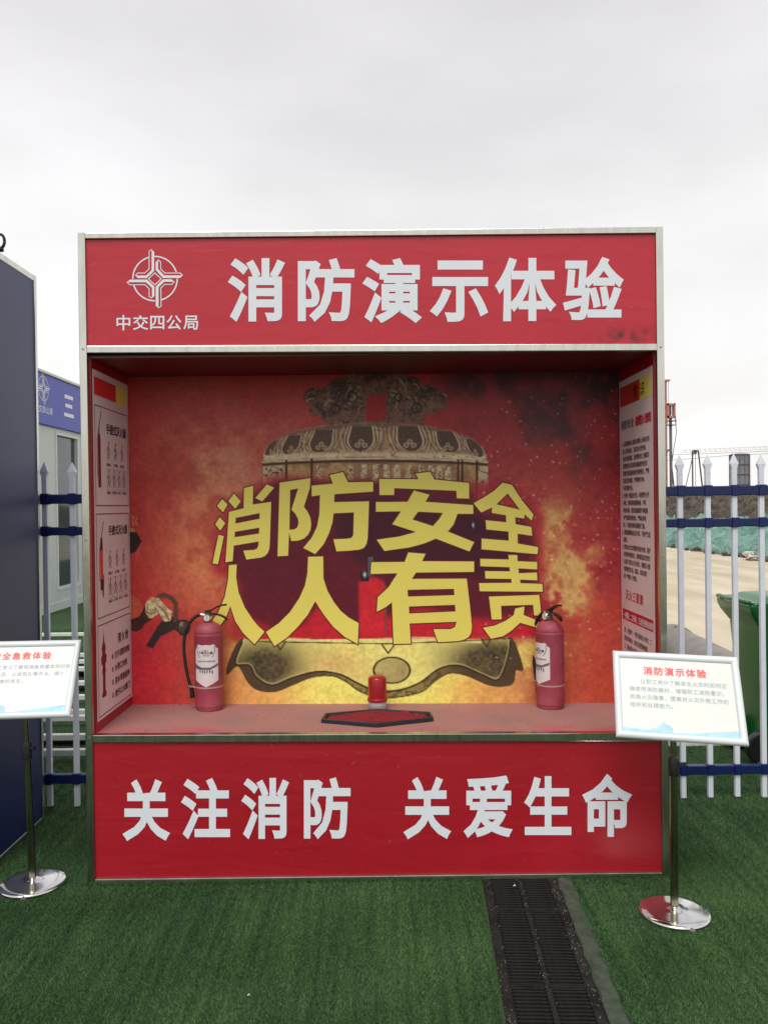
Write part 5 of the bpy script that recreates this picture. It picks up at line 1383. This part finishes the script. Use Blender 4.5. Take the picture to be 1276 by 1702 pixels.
bs_ = MB().box(-1.6, 1.4, -.8, .8, 0, .9, .05); bs_.box(.2, 1.3, -.6, .6, .9, 1.9, .05); bs_.build('rig_base', orange, RG)

def derrick(px0, px1, pt, label, lean=6):
    c_ = W_((px0 + px1) / 2, 812); t = thing('drilling_tripod', label, 'derrick', (c_.x, Yr + 1, 0), group='dark tripod derricks beyond the mound')
    zt2 = W_(px0, pt).z; xa, xb = W_(px0, pt).x - c_.x, W_(px1, pt).x - c_.x
    MB().bar((xa, 0, zt2), (xb, 0, zt2), .12).build('top_beam', dsteel, t)
    for x, s_ in ((xa, 0), (xb, 1)):
        MB().bar((x, 0, zt2), (x + (.0 if s_ == 0 else .55), -.0, 0), .085).build('leg', dsteel, t)
    MB().bar((xa + .1, .0, zt2 - .1), (xa - .75, 1.2, 0), .04).build('stay', dsteel, t)
    MB().tube([((xa + xb) / 2, 0, zt2), ((xa + xb) / 2, 0, .4)], .02, 6).build('rope', dsteel, t)
    MB().box((xa + xb) / 2 - .08, (xa + xb) / 2 + .08, -.06, .06, zt2 - .22, zt2).build('pulley', dsteel, t)
    MB().box(xa - .3, xb + .6, -.4, .4, 0, .3).build('skid', dsteel, t)
derrick(1158.5, 1168.5, 748, 'free-standing dark tripod derrick beyond the mound')
derrick(1110, 1120.5, 747, 'dark tripod derrick half hidden behind the orange rig mast')
# concrete pier / tower with scaffold
TW = thing('concrete_tower', 'blue-grey concrete tower wrapped in formwork beyond the mound', 'tower', (W_(1228, 812).x, Yr + 2, 0))
cm_ = mat('tower_concrete', rgb(104, 112, 124), .8, 0, .3, .9, .2, 3, col2=rgb(142, 150, 160)); cm2 = mat('tower_concrete_brown', rgb(118, 108, 102), .8, 0, .25, 1.1, .2, 3)
cx0 = W_(1213, 755, Yr + 2).x - TW.location.x; cx1 = W_(1243, 755, Yr + 2).x - TW.location.x; zt3 = W_(1228, 756, Yr + 2).z
rt = (cx1 - cx0) / 2; xm = (cx0 + cx1) / 2
tb = MB().lathe([(rt, 0), (rt, zt3), (rt * .85, zt3 + .08), (.1, zt3 + .12)], 28); tb.v = [(a + xm, b__, c) for a, b__, c in tb.v]
autosmooth(tb.build('silo_wall', cm_, TW), 30)
for k in range(7):
    z = .5 + k * (zt3 - .55) / 6
    q = MB().lathe([(rt + .012, z), (rt + .045, z + .01), (rt + .045, z + .07), (rt + .012, z + .08)], 28); q.v = [(a + xm, b__, c) for a, b__, c in q.v]; q.build('hoop', dsteel, TW)
for k in range(12):
    a = math.radians(30 * k + 8); q = MB().box(xm + (rt + .02) * math.cos(a) - .03, xm + (rt + .02) * math.cos(a) + .03, (rt + .02) * math.sin(a) - .03, (rt + .02) * math.sin(a) + .03, .1, zt3); q.build('rib', cm2, TW)
# green hut
HT = thing('green_hut', 'small green site hut on the mound at the tower foot', 'hut', (W_(1239, 826).x, Yr + .5, 0))
a_ = W_(1232, 812, Yr + .5).x - HT.location.x; b_ = W_(1250, 812, Yr + .5).x - HT.location.x
MB().box(a_, b_, -.8, .8, 0, W_(1240, 815, Yr + .5).z).build('hut_wall', mat('hut_green', rgb(48, 96, 62), .6), HT); MB().box(a_ - .05, b_ + .05, -.85, .85, W_(1240, 815, Yr + .5).z, W_(1240, 813, Yr + .5).z).build('hut_roof', dsteel, HT)
# cables
def cable(pts, label):
    P = [W_(*p, Yr - 1) for p in pts]; tag(MB().tube(P, .014, 5).build('overhead_cable', dsteel), label, 'cable', 'cables strung across the sky')
cable([(1040, 759), (1121, 756), (1214, 752.5), (1345, 747)], 'upper thin cable across the sky at picket height')
cable([(1040, 768), (1128, 764), (1210, 757), (1345, 751)], 'lower thin cable across the sky at picket height')
JB = thing('crane_jib', 'faint lattice crane jib far off above the tower', 'crane jib', (0, 0, 0))
j0, j1 = W_(1130, 753, 150), W_(1345, 744, 150); L = MB(); nseg = 26
for i in range(nseg):
    a, b2 = j0.lerp(j1, i / nseg), j0.lerp(j1, (i + 1) / nseg); up_ = Vector((0, 0, .55))
    L.bar(a, b2, .07); L.bar(a + up_, b2 + up_, .07); L.bar(a, b2 + up_, .05); L.bar(b2 + up_, b2, .05)
L.build('jib_lattice', mat('far_crane_paint', rgb(206, 200, 196), .6), JB)
